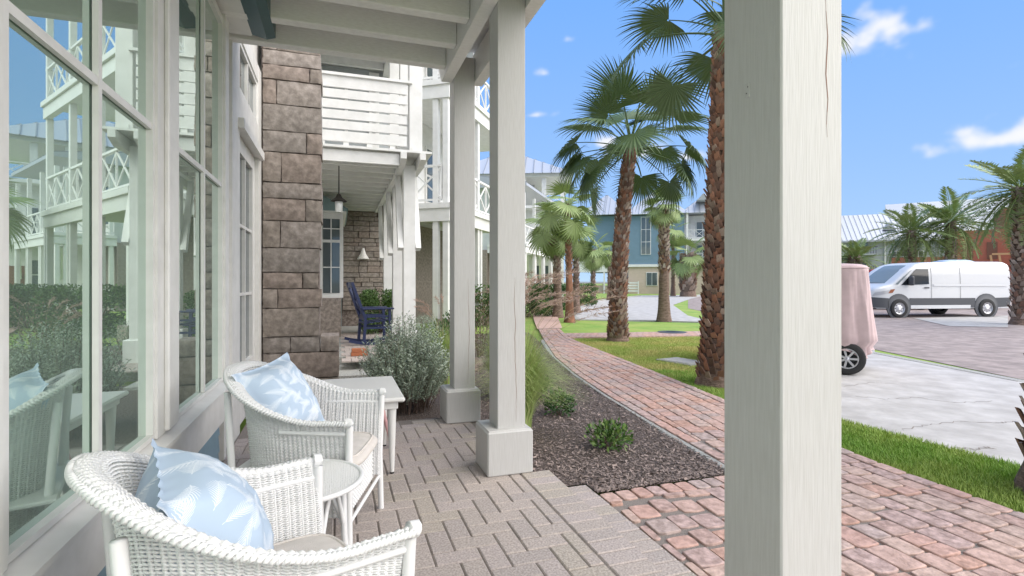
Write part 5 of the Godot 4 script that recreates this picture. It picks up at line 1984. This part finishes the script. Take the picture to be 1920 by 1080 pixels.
func far_houses() -> void:
	row_house(Vector3(2.77, 0, -13.5), -deg_to_rad(35.2), 7.0, "three storey white house with crossed railings and paired columns beyond slatted balcony", 3, false)
	row_house(Vector3(9.65, 0, -26.6), -deg_to_rad(35), 7.0, "white house with crossed railings and a low metal roof behind the palms", 2, false, 0.9)
	# tower house at the bend
	var q := facing(1030, 40.0)
	var h := thing("tower_house", "tall white house with open top porch under grey metal hip roof", "house", q[0], q[1])
	var b := MB.new()
	b.span(Vector3(-6.0, -0.1, -7), Vector3(1.1, 6.9, 0))
	put("wall", b, M.white, h)
	for x in [-1.9, -0.4, 1.0]:
		b = MB.new()
		b.box(Vector3(x, 8.1, 0.9), Vector3(0.34, 2.4, 0.34))
		put("column", b, M.white, h)
	b = MB.new()
	b.span(Vector3(-6.0, 6.901, -7), Vector3(1.3, 7.1, 1.2))
	put("porch_deck", b, M.white, h)
	b = MB.new()
	b.span(Vector3(-6.0, 7.101, -6), Vector3(-1.2, 9.2, -2.0))
	put("top_wall", b, M.grey_wall, h)
	x_rail(h, Vector3(-2.2, 7.1, 1.0), Vector3(1.1, 7.1, 1.0), 0.9)
	b = MB.new()
	b.span(Vector3(-6.0, 9.2, -7), Vector3(1.5, 9.4, 1.3))
	put("eave", b, M.white, h)
	hip_roof(h, Vector3(-8.0, 0, -7), Vector3(1.3, 0, 1.2), 9.4, 2.6)
	for y in [1.8, 4.8]:
		window_block(h, Vector3(-0.6, y, 0), Vector3.RIGHT, Vector3.BACK, 1.2, 1.8, 2, 2)
	for i in 3:
		b = MB.new()
		b.bar(Vector3(-1.6 + i * 0.9, 1.6, 0.02), Vector3(-1.6 + i * 0.9, 3.4, 1.7), 0.14, 0.16)
		put("brace", b, M.white, h)
	b = MB.new()
	b.span(Vector3(-2.4, 3.4, 0.01), Vector3(1.0, 3.6, 2.0))
	put("awning", b, M.white, h)
	b = MB.new()
	b.span(Vector3(-0.1, 0.0, 0.01), Vector3(0.7, 2.3, 0.06))
	put("door", b, M.brown_door, h)
	# blue house across the turning circle: 1 px is 0.0633 m there
	q = facing(1220, 62.0)
	h = thing("blue_house", "blue rendered house with tall white windows, beige base and grey metal roofs", "house", q[0], q[1])
	b = MB.new()
	b.span(Vector3(-2.6, 3.5, -8), Vector3(3.8, 9.3, 0))
	b.span(Vector3(-7.4, 2.6, -9), Vector3(-2.601, 9.6, -1.8))
	b.span(Vector3(-2.9, -0.1, -8), Vector3(-2.601, 9.3, -1.0))
	put("blue_wall", b, M.blue_wall, h)
	b = MB.new()
	b.span(Vector3(-2.599, -0.1, -8), Vector3(3.75, 3.2, -0.1))
	b.span(Vector3(-9.4, -0.1, -9), Vector3(-2.91, 0.9, -1.0))
	b.span(Vector3(3.76, -0.1, -8), Vector3(10.0, 3.2, -0.6))
	put("beige_base", b, M.beige, h)
	b = MB.new()
	b.span(Vector3(-2.7, 3.201, -8), Vector3(3.9, 3.499, 0.15))
	put("white_band", b, M.white, h)
	window_block(h, Vector3(-0.55, 6.9, 0), Vector3.RIGHT, Vector3.BACK, 1.15, 4.5, 2, 3)
	window_block(h, Vector3(-3.9, 6.9, -1.8), Vector3.RIGHT, Vector3.BACK, 0.9, 4.5, 1, 3)
	window_block(h, Vector3(0.15, 1.75, -0.1), Vector3.RIGHT, Vector3.BACK, 1.3, 1.6, 2, 1)
	window_block(h, Vector3(7.2, 1.6, -0.6), Vector3.RIGHT, Vector3.BACK, 1.6, 2.2, 2, 1)
	hip_roof(h, Vector3(-2.6, 0, -8), Vector3(3.8, 0, 0.2), 9.4, 3.4)
	hip_roof(h, Vector3(-8.2, 0, -9), Vector3(-2.9, 0, -1.4), 9.7, 3.0)
	hip_roof(h, Vector3(3.9, 0, -9), Vector3(12.0, 0, -0.8), 9.5, 3.8)
	# white balcony wing
	b = MB.new()
	b.span(Vector3(3.81, 3.2, -8), Vector3(12.0, 9.4, -2.4))
	put("white_wing", b, M.white, h)
	for y in [3.4, 6.2]:
		b = MB.new()
		b.span(Vector3(3.82, y, -2.4), Vector3(12.0, y + 0.25, 0.2))
		put("balcony_deck", b, M.white, h)
		x_rail(h, Vector3(3.9, y + 0.25, 0.1), Vector3(8.0, y + 0.25, 0.1), 1.0)
		window_block(h, Vector3(6.0, y + 1.5, -2.4), Vector3.RIGHT, Vector3.BACK, 1.4, 1.9, 2, 2)
	for x in [4.0, 6.4, 8.8]:
		b = MB.new()
		b.span(Vector3(x, 3.2, 0.0), Vector3(x + 0.22, 9.4, 0.18))
		put("column", b, M.white, h)
	b = MB.new()
	b.prism([Vector2(5.2, 10.9), Vector2(6.6, 10.9), Vector2(5.9, 11.7)], -2.8, 0.0, Transform3D())
	put("roof_vent", b, M.grey_wall, h)
	# white stair and porch before the left wing
	b = MB.new()
	b.span(Vector3(-9.0, 2.6, -1.79), Vector3(-4.2, 4.6, -0.6))
	put("white_porch", b, M.white, h)
	for x in [-8.8, -7.0, -5.6, -4.4]:
		b = MB.new()
		b.span(Vector3(x, -0.1, -0.8), Vector3(x + 0.18, 2.6, -0.62))
		put("column", b, M.white, h)
	b = MB.new()
	b.bar(Vector3(-4.2, 2.5, -0.5), Vector3(-2.8, 0.4, -0.5), 0.7, 0.25)
	put("stair", b, M.white, h)
	var fn := thing("white_fence", "low white rail fence before the blue house", "fence", h.transform * Vector3(-3.0, 0, 0.9), q[1])
	for i in 4:
		b = MB.new()
		b.span(Vector3(-1.6, 0.25 + i * 0.32, 0), Vector3(1.6, 0.43 + i * 0.32, 0.06))
		put("rail", b, M.white, fn)
	for x in [-1.6, 0.0, 1.6]:
		b = MB.new()
		b.span(Vector3(x - 0.06, -0.02, 0.061), Vector3(x + 0.06, 1.5, 0.16))
		put("post", b, M.white, fn)
	var sg := thing("street_sign", "narrow blue and white upright sign by the turning circle", "sign", h.transform * Vector3(1.55, 0, 1.0), q[1])
	b = MB.new()
	b.span(Vector3(-0.32, -0.02, 0), Vector3(-0.20, 2.9, 0.1))
	b.span(Vector3(0.20, -0.02, 0), Vector3(0.32, 2.9, 0.1))
	put("post", b, M.white, sg)
	b = MB.new()
	b.span(Vector3(-0.199, 0.3, 0.02), Vector3(0.199, 2.85, 0.07))
	put("panel", b, M.navy, sg)
	# grey house across the street
	q = facing(1675, 62.0)
	h = thing("grey_house", "grey sided house with metal gable roof and small dark balconies across the street", "house", q[0], q[1] + 0.25)
	b = MB.new()
	b.span(Vector3(-5.2, -0.3, -9), Vector3(5.5, 6.39, 0))
	b.span(Vector3(-6.8, -0.3, -8), Vector3(-5.201, 6.0, -0.5))
	put("wall", b, M.grey_wall, h)
	var rf := part("roof", h)
	b = MB.new()
	b.prism([Vector2(0.6, 6.2), Vector2(0.6, 6.4), Vector2(-4.5, 10.0), Vector2(-9.6, 6.4), Vector2(-9.6, 6.2)], -7.0, 9.0, Transform3D(Basis(Vector3(0, 0, 1), Vector3(0, 1, 0), Vector3(1, 0, 0)), Vector3.ZERO))
	put("roof_sheet", b, M.metal_roof, rf)
	b = MB.new()
	for i in 30: b.bar(Vector3(-6.9 + i * 0.53, 6.42, 0.6), Vector3(-6.9 + i * 0.53, 10.02, -4.5), 0.05, 0.07)
	put("seam", b, M.seam, rf)
	b = MB.new()
	b.prism([Vector2(-0.8, 7.7), Vector2(0.5, 7.7), Vector2(-0.15, 8.5)], -3.0, -0.9, Transform3D())
	put("roof_vent", b, M.grey_wall, rf)
	for y in [2.3, 4.6]:
		b = MB.new()
		b.span(Vector3(-4.9, y, 0.01), Vector3(-1.8, y + 0.18, 1.1))
		put("balcony_deck", b, M.grey_wall, h)
		b = MB.new()
		for i in 12: b.span(Vector3(-4.85 + i * 0.26, y + 0.18, 0.98), Vector3(-4.80 + i * 0.26, y + 0.95, 1.03))
		b.span(Vector3(-4.9, y + 0.951, 0.96), Vector3(-1.8, y + 1.03, 1.05))
		put("railing", b, M.plastic, h)
		b = MB.new()
		b.span(Vector3(-4.2, y + 0.2, 0.01), Vector3(-2.6, y + 1.7, 0.03))
		put("glass_door", b, M.pane, h)
	window_block(h, Vector3(0.5, 4.1, 0), Vector3.RIGHT, Vector3.BACK, 1.5, 1.9, 3, 3)
	window_block(h, Vector3(2.2, 4.1, 0), Vector3.RIGHT, Vector3.BACK, 1.5, 1.9, 3, 3)
	window_block(h, Vector3(-6.0, 4.6, -0.5), Vector3.RIGHT, Vector3.BACK, 1.2, 1.8, 2, 2)
	b = MB.new()
	b.span(Vector3(-0.9, 0, 0.02), Vector3(-0.78, 6.2, 0.12))
	put("downpipe", b, M.white, h)
	# second grey roof behind
	q = facing(1790, 72.0)
	h = thing("gable_house", "pale grey house with steep metal roof rising behind date palms", "house", q[0], q[1] + 0.15)
	b = MB.new()
	b.span(Vector3(-7.0, -0.3, -9), Vector3(9.0, 8.0, 0))
	put("wall", b, M.grey_wall, h)
	b = MB.new()
	b.prism([Vector2(0.6, 7.9), Vector2(0.6, 8.1), Vector2(-4.5, 13.2), Vector2(-9.6, 8.1), Vector2(-9.6, 7.9)], -7.5, 9.5, Transform3D(Basis(Vector3(0, 0, 1), Vector3(0, 1, 0), Vector3(1, 0, 0)), Vector3.ZERO))
	put("roof", b, M.metal_roof, h)
	# white house at the street's end
	q = facing(1578, 85.0)
	h = thing("white_house", "distant white house with metal roof beyond the low date palm", "house", q[0], q[1])
	b = MB.new()
	b.span(Vector3(-14, -0.3, -8), Vector3(3.0, 6.0, 0))
	put("wall", b, M.white, h)
	hip_roof(h, Vector3(-14, 0, -8), Vector3(3.0, 0, 0), 6.0, 2.6)
	for i in 5: window_block(h, Vector3(-8 + i * 2.2, 3.6, 0), Vector3.RIGHT, Vector3.BACK, 1.2, 1.8, 2, 2)
	# house under construction: red sheathing and bare timber
	q = facing(1850, 46.0)
	h = thing("unfinished_house", "house under construction with red sheathing and bare timber frames", "house", q[0], q[1] + 0.1)
	b = MB.new()
	b.span(Vector3(-2.2, -0.3, -7), Vector3(4.0, 6.0, 0))
	b.span(Vector3(1.2, 6.001, -7), Vector3(4.0, 7.9, -0.4))
	put("sheathing", b, M.red_wall, h)
	b = MB.new()
	b.span(Vector3(-6.8, -0.3, -6), Vector3(-2.3, 3.7, 0.3))
	put("low_wall", b, M.red_wall, h)
	for i in 3:
		b = MB.new()
		b.span(Vector3(-1.6 + i * 1.6, 3.4, 0.01), Vector3(-0.9 + i * 1.6, 4.9, 0.04))
		put("opening", b, M.brown_door, h)
	for i in 6:
		b = MB.new()
		b.bar(Vector3(0.6 + i * 0.55, -0.1, 1.4), Vector3(0.6 + i * 0.55 - (0.5 if i < 2 else 0.0), 3.7, 1.4), 0.12, 0.14)
		put("stud", b, M.lumber, h)
	for y in [3.7, 6.0]:
		b = MB.new()
		b.bar(Vector3(0.2 if y < 4 else 2.0, y + 0.08, 1.4), Vector3(4.2, y + 0.08, 1.4), 0.16, 0.16)
		put("plate", b, M.lumber, h)
	for i in 3:
		b = MB.new()
		b.bar(Vector3(2.1 + i * 0.55, 3.87, 1.4), Vector3(2.1 + i * 0.55, 7.6, 1.4), 0.24, 0.16)
		put("stud", b, M.lumber, h)

# ---------------------------------------------------------------- vehicles
func wheel(root: Node3D, at: Vector3, r: float, w: float, spokes: int, out: float) -> void:
	# axle along z, out is the side that shows
	var q := part("wheel", root)
	q.position = at
	var lay := Transform3D(Basis(Vector3.RIGHT, PI / 2 * out), Vector3.ZERO)
	var b := MB.new()
	b.lathe([[r * 0.62, -w / 2], [r * 0.94, -w / 2], [r, -w * 0.35], [r, w * 0.35], [r * 0.94, w / 2], [r * 0.64, w / 2], [r * 0.62, w * 0.42]], 28)
	var t := put("tyre", b, M.rubber, q)
	t.transform = lay
	b = MB.new()
	b.lathe([[r * 0.64, w * 0.46], [r * 0.60, w * 0.46], [r * 0.56, w * 0.30], [r * 0.30, w * 0.36], [r * 0.16, w * 0.44], [0.0, w * 0.44]], 28)
	if spokes > 0:
		b = MB.new()
		b.lathe([[r * 0.64, w * 0.44], [r * 0.60, w * 0.5], [r * 0.55, w * 0.44]], 28)
		b.lathe([[r * 0.16, w * 0.42], [r * 0.12, w * 0.5], [0.0, w * 0.5]], 16)
		for i in spokes:
			var d := Vector3(cos(TAU * i / spokes), 0, sin(TAU * i / spokes))
			b.bar(d * r * 0.1 + Vector3(0, w * 0.44, 0), d * r * 0.58 + Vector3(0, w * 0.44, 0), r * 0.12, 0.02)
	t = put("rim", b, M.rim, q)
	t.transform = lay
	b = MB.new()
	b.lathe([[r * 0.60, w * 0.1], [0.0, w * 0.1]], 24)
	t = put("hub_plate", b, M.plastic, q)
	t.transform = lay
	if spokes == 0:
		b = MB.new()
		for i in 8:
			var a := TAU * i / 8
			b.lathe([[r * 0.055, w * 0.30], [r * 0.055, w * 0.36], [0.0, w * 0.365]], 8, Vector3(cos(a) * r * 0.44, 0, sin(a) * r * 0.44))
		t = put("rim_hole", b, M.plastic, q)
		t.transform = lay

func van_half(y: float, x: float) -> float:                 # half width of the van's body at a height
	var k := 1.0 - 0.08 * pow(clampf((y - 1.05) / 1.1, 0, 1), 1.6)
	var nose := 1.0 - 0.16 * pow(clampf((0.55 - x) / 0.55, 0, 1), 2.0)
	return 0.99 * k * nose

func van_top(x: float) -> float:
	var p := [[0.0, 0.78], [0.06, 0.98], [0.25, 1.12], [0.78, 1.25], [1.15, 1.53], [1.5, 1.80], [1.85, 1.99], [2.2, 2.06], [3.5, 2.10], [5.45, 2.10], [5.6, 2.08], [5.65, 2.04]]
	for i in p.size() - 1:
		if x <= p[i + 1][0]:
			return lerpf(p[i][1], p[i + 1][1], clampf((x - p[i][0]) / (p[i + 1][0] - p[i][0]), 0, 1))
	return 2.0

func van_patch(root: Node, called: String, m: Material, pts: Array, off: float, sub := 6) -> void:   # a panel laid on the side, pts are (x, y) corners
	var b := MB.new()
	var rows := []
	for j in sub + 1:
		var row := []
		for i in sub * 2 + 1:
			var fx := i / (sub * 2.0)
			var fy := j / float(sub)
			var lo: Vector2 = (pts[0] as Vector2).lerp(pts[1], fx)
			var hi: Vector2 = (pts[3] as Vector2).lerp(pts[2], fx)
			var p := lo.lerp(hi, fy)
			row.append(Vector3(p.x, p.y, van_half(p.y, p.x) + off))
		rows.append(row)
	b.grid(rows, false, true)
	put(called, b, m, root)

func van() -> void:
	# x runs from the nose to the tail, +z is the side towards the porch
	var at := P(1668, 595, 20.3)
	at.y = ROAD
	var dir := Vector3(cos(YAW), 0, sin(YAW)).rotated(Vector3.UP, deg_to_rad(6))
	var t := thing("white_van", "white cargo van with dark grey lower trim parked across the street", "van", at, atan2(-dir.z, dir.x))
	t.scale = Vector3.ONE * 1.05
	t.position += dir * -0.75 + Vector3(-dir.z, 0, dir.x) * -0.98
	var rows := []
	for i in 57:
		var x := i / 56.0 * 5.65
		var top := van_top(x)
		var bot := 0.34 if x > 0.2 else 0.42
		var row := []
		for k in 26:
			var f := k / 25.0
			var a := PI * f                         # from one sill over the roof to the other
			var e := 12.0
			var cx := signf(cos(a)) * pow(absf(cos(a)), 2.0 / e)
			var cy := pow(absf(sin(a)), 2.0 / e)
			var y := lerpf(bot, top, cy)
			row.append(Vector3(x, y, cx * van_half(y, x)))
		rows.append(row)
	var b := MB.new()
	b.grid(rows)
	for e in [0, 56]:
		for k in 24: b.tri(rows[e][0], rows[e][k + 1], rows[e][k + 2], Vector3(-1 if e == 0 else 1, 0, 0))
	b.quad(rows[0][0], rows[0][25], rows[56][25], rows[56][0], Vector3.DOWN)
	put("body", b, M.van, t)
	van_patch(t, "lower_cladding", M.plastic, [Vector2(1.45, 0.36), Vector2(4.16, 0.36), Vector2(4.16, 0.72), Vector2(1.45, 0.72)], 0.012)
	van_patch(t, "sill_strip", M.van, [Vector2(1.5, 0.33), Vector2(3.95, 0.33), Vector2(3.95, 0.46), Vector2(1.5, 0.46)], 0.022)
	van_patch(t, "lower_cladding", M.plastic, [Vector2(4.9, 0.36), Vector2(5.62, 0.40), Vector2(5.62, 0.74), Vector2(4.9, 0.72)], 0.012)
	van_patch(t, "front_bumper", M.plastic, [Vector2(0.02, 0.38), Vector2(0.62, 0.36), Vector2(0.62, 0.72), Vector2(0.02, 0.76)], 0.02)
	van_patch(t, "door_window", M.dark_glass, [Vector2(1.12, 1.20), Vector2(2.26, 1.24), Vector2(2.26, 1.80), Vector2(1.76, 1.80)], 0.006)
	van_patch(t, "windshield_side", M.shield, [Vector2(0.90, 1.24), Vector2(1.00, 1.22), Vector2(1.62, 1.78), Vector2(1.52, 1.74)], 0.004)
	# windshield on the slope
	b = MB.new()
	var ws := []
	for i in 9:
		var x := lerpf(0.82, 1.78, i / 8.0)
		var row := []
		for k in 13:
			var z := lerpf(-0.80, 0.80, k / 12.0)
			row.append(Vector3(x - 0.012, van_top(x) + 0.015 - 0.06 * pow(absf(z) / 0.8, 3.0), z * (1.0 - 0.08 * i / 8.0)))
		ws.append(row)
	b.grid(ws, false, true)
	put("windshield", b, M.shield, t)
	# headlight, mirror, handle, door lines
	van_patch(t, "headlight", M.rim, [Vector2(0.06, 0.80), Vector2(0.72, 0.92), Vector2(0.86, 1.06), Vector2(0.14, 0.93)], 0.008)
	van_patch(t, "turn_signal", M.orange_brick, [Vector2(0.60, 0.90), Vector2(0.78, 0.92), Vector2(0.88, 1.06), Vector2(0.70, 1.04)], 0.010)
	b = MB.new()
	b.bbox(Vector3(1.45, 1.36, 1.10), Vector3(0.14, 0.34, 0.2), 0.04)
	put("mirror", b, M.plastic, t)
	van_patch(t, "door_handle", M.plastic, [Vector2(2.05, 1.08), Vector2(2.26, 1.08), Vector2(2.26, 1.13), Vector2(2.05, 1.13)], 0.02, 2)
	for x in [2.36, 3.55]: van_patch(t, "door_gap", M.plastic, [Vector2(x, 0.63), Vector2(x + 0.014, 0.63), Vector2(x + 0.014, 1.86), Vector2(x, 1.86)], 0.003, 5)
	van_patch(t, "body_crease", M.van, [Vector2(2.45, 1.16), Vector2(5.5, 1.16), Vector2(5.5, 1.24), Vector2(2.45, 1.24)], 0.012)
	for x in [1.02, 4.62]:
		for s in [1.0, -1.0]:
			b = MB.new()
			b.lathe([[0.0, 0.0], [0.485, 0.0], [0.485, 0.035], [0.0, 0.035]], 28)
			var o := put("wheel_arch", b, M.plastic, t)
			o.transform = Transform3D(Basis(Vector3.RIGHT, PI / 2 * s), Vector3(x, 0.40, s * 0.975))
			wheel(t, Vector3(x, 0.345, s * 0.94), 0.345, 0.24, 0, s)
	# red car and pale blue car beyond the van
	car("red_pickup", "red pickup roof and bed just showing behind the white van's nose", P(1652, 560, 27.0), M.red_paint, deg_to_rad(-10), 2.08)
	car("pale_blue_car", "pale blue car whose roof shows above the white van", P(1775, 560, 27.5), M.sky_paint, deg_to_rad(-4), 2.55)

func car(called: String, label: String, at: Vector3, m: Material, turn: float, hgt: float) -> void:
	at.y = ROAD
	var t := thing(called, label, "car", at, turn - YAW)
	var b := MB.new()
	var prof := [[0.0, 0.75], [0.15, 0.9], [1.1, 1.02], [1.75, hgt - 0.08], [2.1, hgt], [3.1, hgt], [3.5, hgt - 0.12], [4.1, 1.05], [4.5, 0.95], [4.55, 0.7]]
	var rows := []
	for i in 40:
		var x := i / 39.0 * 4.55
		var top := 0.8
		for k in prof.size() - 1:
			if x >= prof[k][0] and x <= prof[k + 1][0]: top = lerpf(prof[k][1], prof[k + 1][1], (x - prof[k][0]) / (prof[k + 1][0] - prof[k][0]))
		var row := []
		for k in 20:
			var a := PI * k / 19.0
			var y := lerpf(0.3, top, pow(absf(sin(a)), 0.45))
			row.append(Vector3(x - 2.27, y, signf(cos(a)) * pow(absf(cos(a)), 0.45) * (0.9 - 0.16 * clampf((y - 0.95) / 0.8, 0, 1))))
		rows.append(row)
	b.grid(rows)
	put("body", b, m, t)
	for s in [-1.0, 1.0]:
		b = MB.new()
		b.quad(Vector3(-0.85, 1.08, s * 0.905), Vector3(1.55, 1.08, s * 0.905), Vector3(1.15, hgt - 0.14, s * 0.80), Vector3(-0.35, hgt - 0.14, s * 0.80), Vector3(0, 0, s))
		put("side_window", b, M.dark_glass, t)
		for x in [-1.45, 1.4]: wheel(t, Vector3(x, 0.32, s * 0.82), 0.32, 0.2, 5, s)

func golf_cart() -> void:
	# x along the cart, its rear end towards the street; the cover hangs in folds to the wheels
	var at := G(1588, 704, GROUND)
	var fwd := Vector3(cos(YAW), 0, sin(YAW)).rotated(Vector3.UP, deg_to_rad(-32))
	var t := thing("covered_cart", "golf cart under a dusty pink cloth cover parked on the driveway", "cart", at, atan2(-fwd.z, fwd.x))
	t.position += Vector3(0, 0.008, 0)
	var rows := []
	for j in 19:
		var f := j / 18.0
		var row := []
		for k in 96:
			var a := TAU * k / 96
			var e := 2.0 / 7.0
			var cx := signf(cos(a)) * pow(absf(cos(a)), e)
			var cz := signf(sin(a)) * pow(absf(sin(a)), e)
			var g := 1.0
			var y: float
			if f < 0.75:
				y = lerpf(0.30, 1.50, f / 0.75)
				g = lerpf(1.06, 0.97, pow(f / 0.75, 0.7)) + (1.0 - f / 0.75) * 0.026 * sin(a * 17.0 + 2.0 * sin(a * 3.0)) + 0.012 * sin(a * 9.0 + f * 5.0) + 0.006 * sin(a * 31.0 - f * 9.0)
				if f < 0.1: g *= 0.94
			else:
				var q := (f - 0.75) / 0.25
				y = 1.50 + 0.09 * sin(q * PI / 2)
				g = 0.97 * cos(q * PI / 2 * 0.98) if q > 0 else 0.97
				g = 0.97 * pow(1.0 - pow(q, 3.0), 0.5)
			row.append(Vector3(-0.74 + cx * 1.04 * g, y + (0.05 * sin(a * 5.0 + 1.0) if j == 0 else 0.0), -0.60 + cz * 0.62 * g))
		rows.append(row)
	var b := MB.new()
	b.grid(rows, true, false)
	put("cover", b, M.cover, t)
	for j in [0, 14]:
		b = MB.new()
		var ring: Array = rows[j].duplicate()
		ring.append(ring[0])
		b.tube(ring, 0.009, 5)
		put("hem" if j == 0 else "seam", b, M.cover, t)
	for x in [0.0, -1.48]:
		for s in [1.0, -1.0]:
			wheel(t, Vector3(x, 0.23, -0.60 + s * 0.52), 0.23, 0.2, 7, s)
	b = MB.new()
	b.bbox(Vector3(-0.74, 0.36, -0.6), Vector3(1.75, 0.12, 0.8), 0.02)
	put("chassis", b, M.plastic, t)

# ---------------------------------------------------------------- the small plants, stones and lids
func planting() -> void:
	rosemary(Vector3(0.66, GROUND + 0.04, -5.30))
	var green := [Color(0.06, 0.13, 0.03), Color(0.09, 0.18, 0.04), Color(0.16, 0.25, 0.06)]
	var dark := [Color(0.035, 0.09, 0.025), Color(0.05, 0.12, 0.035), Color(0.08, 0.15, 0.05)]
	var hedge := [Color(0.07, 0.14, 0.03), Color(0.11, 0.20, 0.05), Color(0.05, 0.10, 0.025)]
	var g := "low green shrubs in the mulch"
	bush("low_shrub", "low spreading bright green shrub alone in the open mulch", "shrub", Vector3(1.97, GROUND + 0.045, -3.55), Vector3(0.17, 0.10, 0.15), 520, 0.042, 0.010, green, 201, g, 0.9)
	bush("low_shrub", "low dark green shrub at the foot of the fountain grass", "shrub", Vector3(2.02, GROUND + 0.045, -4.62), Vector3(0.15, 0.11, 0.15), 480, 0.04, 0.011, dark, 202, g, 0.8)
	bush("low_shrub", "low dark green shrub half under grass plumes near the edging", "shrub", Vector3(2.06, GROUND + 0.045, -5.35), Vector3(0.18, 0.13, 0.16), 500, 0.04, 0.011, dark, 203, g, 0.8)
	fountain_grass(Vector3(1.42, GROUND + 0.04, -4.08), 1.10, "green fountain grass clump with tan plumes right behind the cracked white post", 211, 3600, 16, Vector3(0.35, 0, 0))
	fountain_grass(Vector3(1.70, GROUND + 0.04, -5.45), 1.12, "fountain grass clump with many pinkish tan plumes leaning over the path", 212, 2000, 44, Vector3(0.55, 0, -0.1))
	fountain_grass(Vector3(1.25, GROUND + 0.04, -6.4), 0.95, "dull green fountain grass clump between the two white posts", 213, 800, 8, Vector3(0.1, 0, 0))
	bush("clipped_hedge", "rounded clipped green hedge behind the navy rocking chair", "hedge", Vector3(0.90, 0.10, -11.9), Vector3(0.46, 0.48, 0.55), 9000, 0.04, 0.015, hedge, 221, "", 0.2, 4.0)
	bush("leafy_bush", "dark leafy bush with broad leaves behind the grey green bush", "bush", Vector3(1.75, GROUND, -8.3), Vector3(0.34, 0.42, 0.34), 900, 0.06, 0.017, dark, 222)
	bush("grey_sage", "pale grey green sage bush below the neighbour's paired columns", "bush", Vector3(1.55, GROUND, -9.6), Vector3(0.36, 0.36, 0.4), 2200, 0.035, 0.006, [Color(0.24, 0.30, 0.21), Color(0.30, 0.36, 0.28)], 223)
	bush("brown_bush", "sparse brownish bush seen between the two white posts", "bush", Vector3(2.3, GROUND, -8.6), Vector3(0.34, 0.55, 0.34), 900, 0.045, 0.010, [Color(0.20, 0.16, 0.10), Color(0.14, 0.16, 0.07), Color(0.26, 0.2, 0.15)], 224)
	var hs := [[905, 552, 16.0, 0.9, "clipped hedge between the white posts before balconied house"], [990, 556, 20.0, 0.9, "clipped hedge at the path bend before white houses"], [1030, 550, 25.0, 0.8, "dark clipped hedge beside the grey trunked palms"], [1086, 549, 30.0, 0.9, "square clipped hedge beyond the slim palms"]]
	for i in hs.size():
		var q: Array = hs[i]
		var p := P(q[0], HZ, q[2])
		bush("clipped_hedge", q[4], "hedge", Vector3(p.x, GROUND, p.z), Vector3(0.95, 0.62, 0.8), 6500, 0.07, 0.026, hedge if i != 2 else dark, 230 + i, "clipped hedges along the houses", 0.2, 5.0)
	var lp := P(1016, HZ, 21.5)
	bush("round_bush", "small light green round bush beside the dark hedge", "bush", Vector3(lp.x, GROUND, lp.z), Vector3(0.4, 0.3, 0.4), 1200, 0.05, 0.016, [Color(0.16, 0.28, 0.05), Color(0.2, 0.32, 0.08)], 240)
	# boulder by the bush
	for q in [[Vector3(1.72, GROUND, -7.35), 0.20, "rough pinkish boulder beside the leafy bush", 5], [Vector3(2.2, GROUND, -7.7), 0.16, "pale upright stone between the white posts", 6]]:
		var o := MeshInstance3D.new()
		var b := MB.new()
		var nz := FastNoiseLite.new()
		nz.seed = q[3]
		nz.frequency = 1.1
		var rows := []
		for i in 13:
			var row := []
			for k in 20:
				var la := lerpf(-PI / 2, PI / 2, i / 12.0)
				var d := Vector3(cos(la) * cos(TAU * k / 20), sin(la), cos(la) * sin(TAU * k / 20))
				row.append(Vector3(d.x * 1.3, d.y * 0.8 + 0.5, d.z) * q[1] * (1.0 + 0.45 * nz.get_noise_3dv(d)))
			rows.append(row)
		b.grid(rows, true, false)
		o.mesh = b.mesh(M.rock)
		o.name = numbered("boulder")
		add_child(o)
		o.position = q[0]
		tag(o, q[2], "rock", "rocks in the bed")
	# meter lid in the lawn, drain cover in the cross path
	var lid := thing("meter_lid", "pale concrete utility lid let into the lawn beside the near palm", "lid", Vector3(5.42, GROUND, -7.3), 0.2)
	var b := MB.new()
	b.bbox(Vector3(0, 0.005, 0), Vector3(0.5, 0.03, 0.75), 0.006)
	put("frame", b, M.curb, lid)
	b = MB.new()
	b.bbox(Vector3(0, 0.022, 0), Vector3(0.4, 0.01, 0.62), 0.003)
	put("plate", b, M.concrete, lid)
	var cp := G(1260, 625)
	lid = thing("manhole_cover", "dark round iron cover in the cross path", "cover", Vector3(cp.x, GROUND + 0.028, cp.z))
	b = MB.new()
	b.lathe([[0.36, 0.0], [0.36, 0.012], [0.33, 0.014], [0.0, 0.014]], 28)
	put("disc", b, M.plastic, lid)
	mulch_bed()
	var c1 := Color(0.22, 0.40, 0.06)
	var c2 := Color(0.34, 0.44, 0.10)
	var c3 := Color(0.52, 0.47, 0.18)
	grass_field("grass_strip", "bright green grass strip between brick path and driveway", [Vector3(3.64, 0, -0.2), Vector3(4.9, 0, -0.2), Vector3(4.62, 0, -2.6), Vector3(4.55, 0, -3.75), Vector3(5.6, 0, -5.9), Vector3(4.35, 0, -6.8), Vector3(4.0, 0, -4.6), Vector3(3.66, 0, -2.9)], 46000, 0.045, 251, [c1, c2], 0)
	grass_field("lawn_grass", "patchy green and yellow lawn grass around the criss cross palm", [Vector3(4.05, 0, -4.8), Vector3(5.6, 0, -5.9), Vector3(7.5, 0, -7.7), Vector3(9.4, 0, -10.3), Vector3(5.3, 0, -11.05), Vector3(5.08, 0, -10.9), Vector3(4.68, 0, -8.6), Vector3(4.43, 0, -7.0)], 60000, 0.035, 252, [c2, c3], 0)

func _ready() -> void:
	rng.seed = 1
	view()
	materials()
	grounds()
	porch_floor()
	brick_path()
	own_house()
	porch()
	neighbour()
	far_houses()
	palms()
	planting()
	van()
	golf_cart()
	furniture()
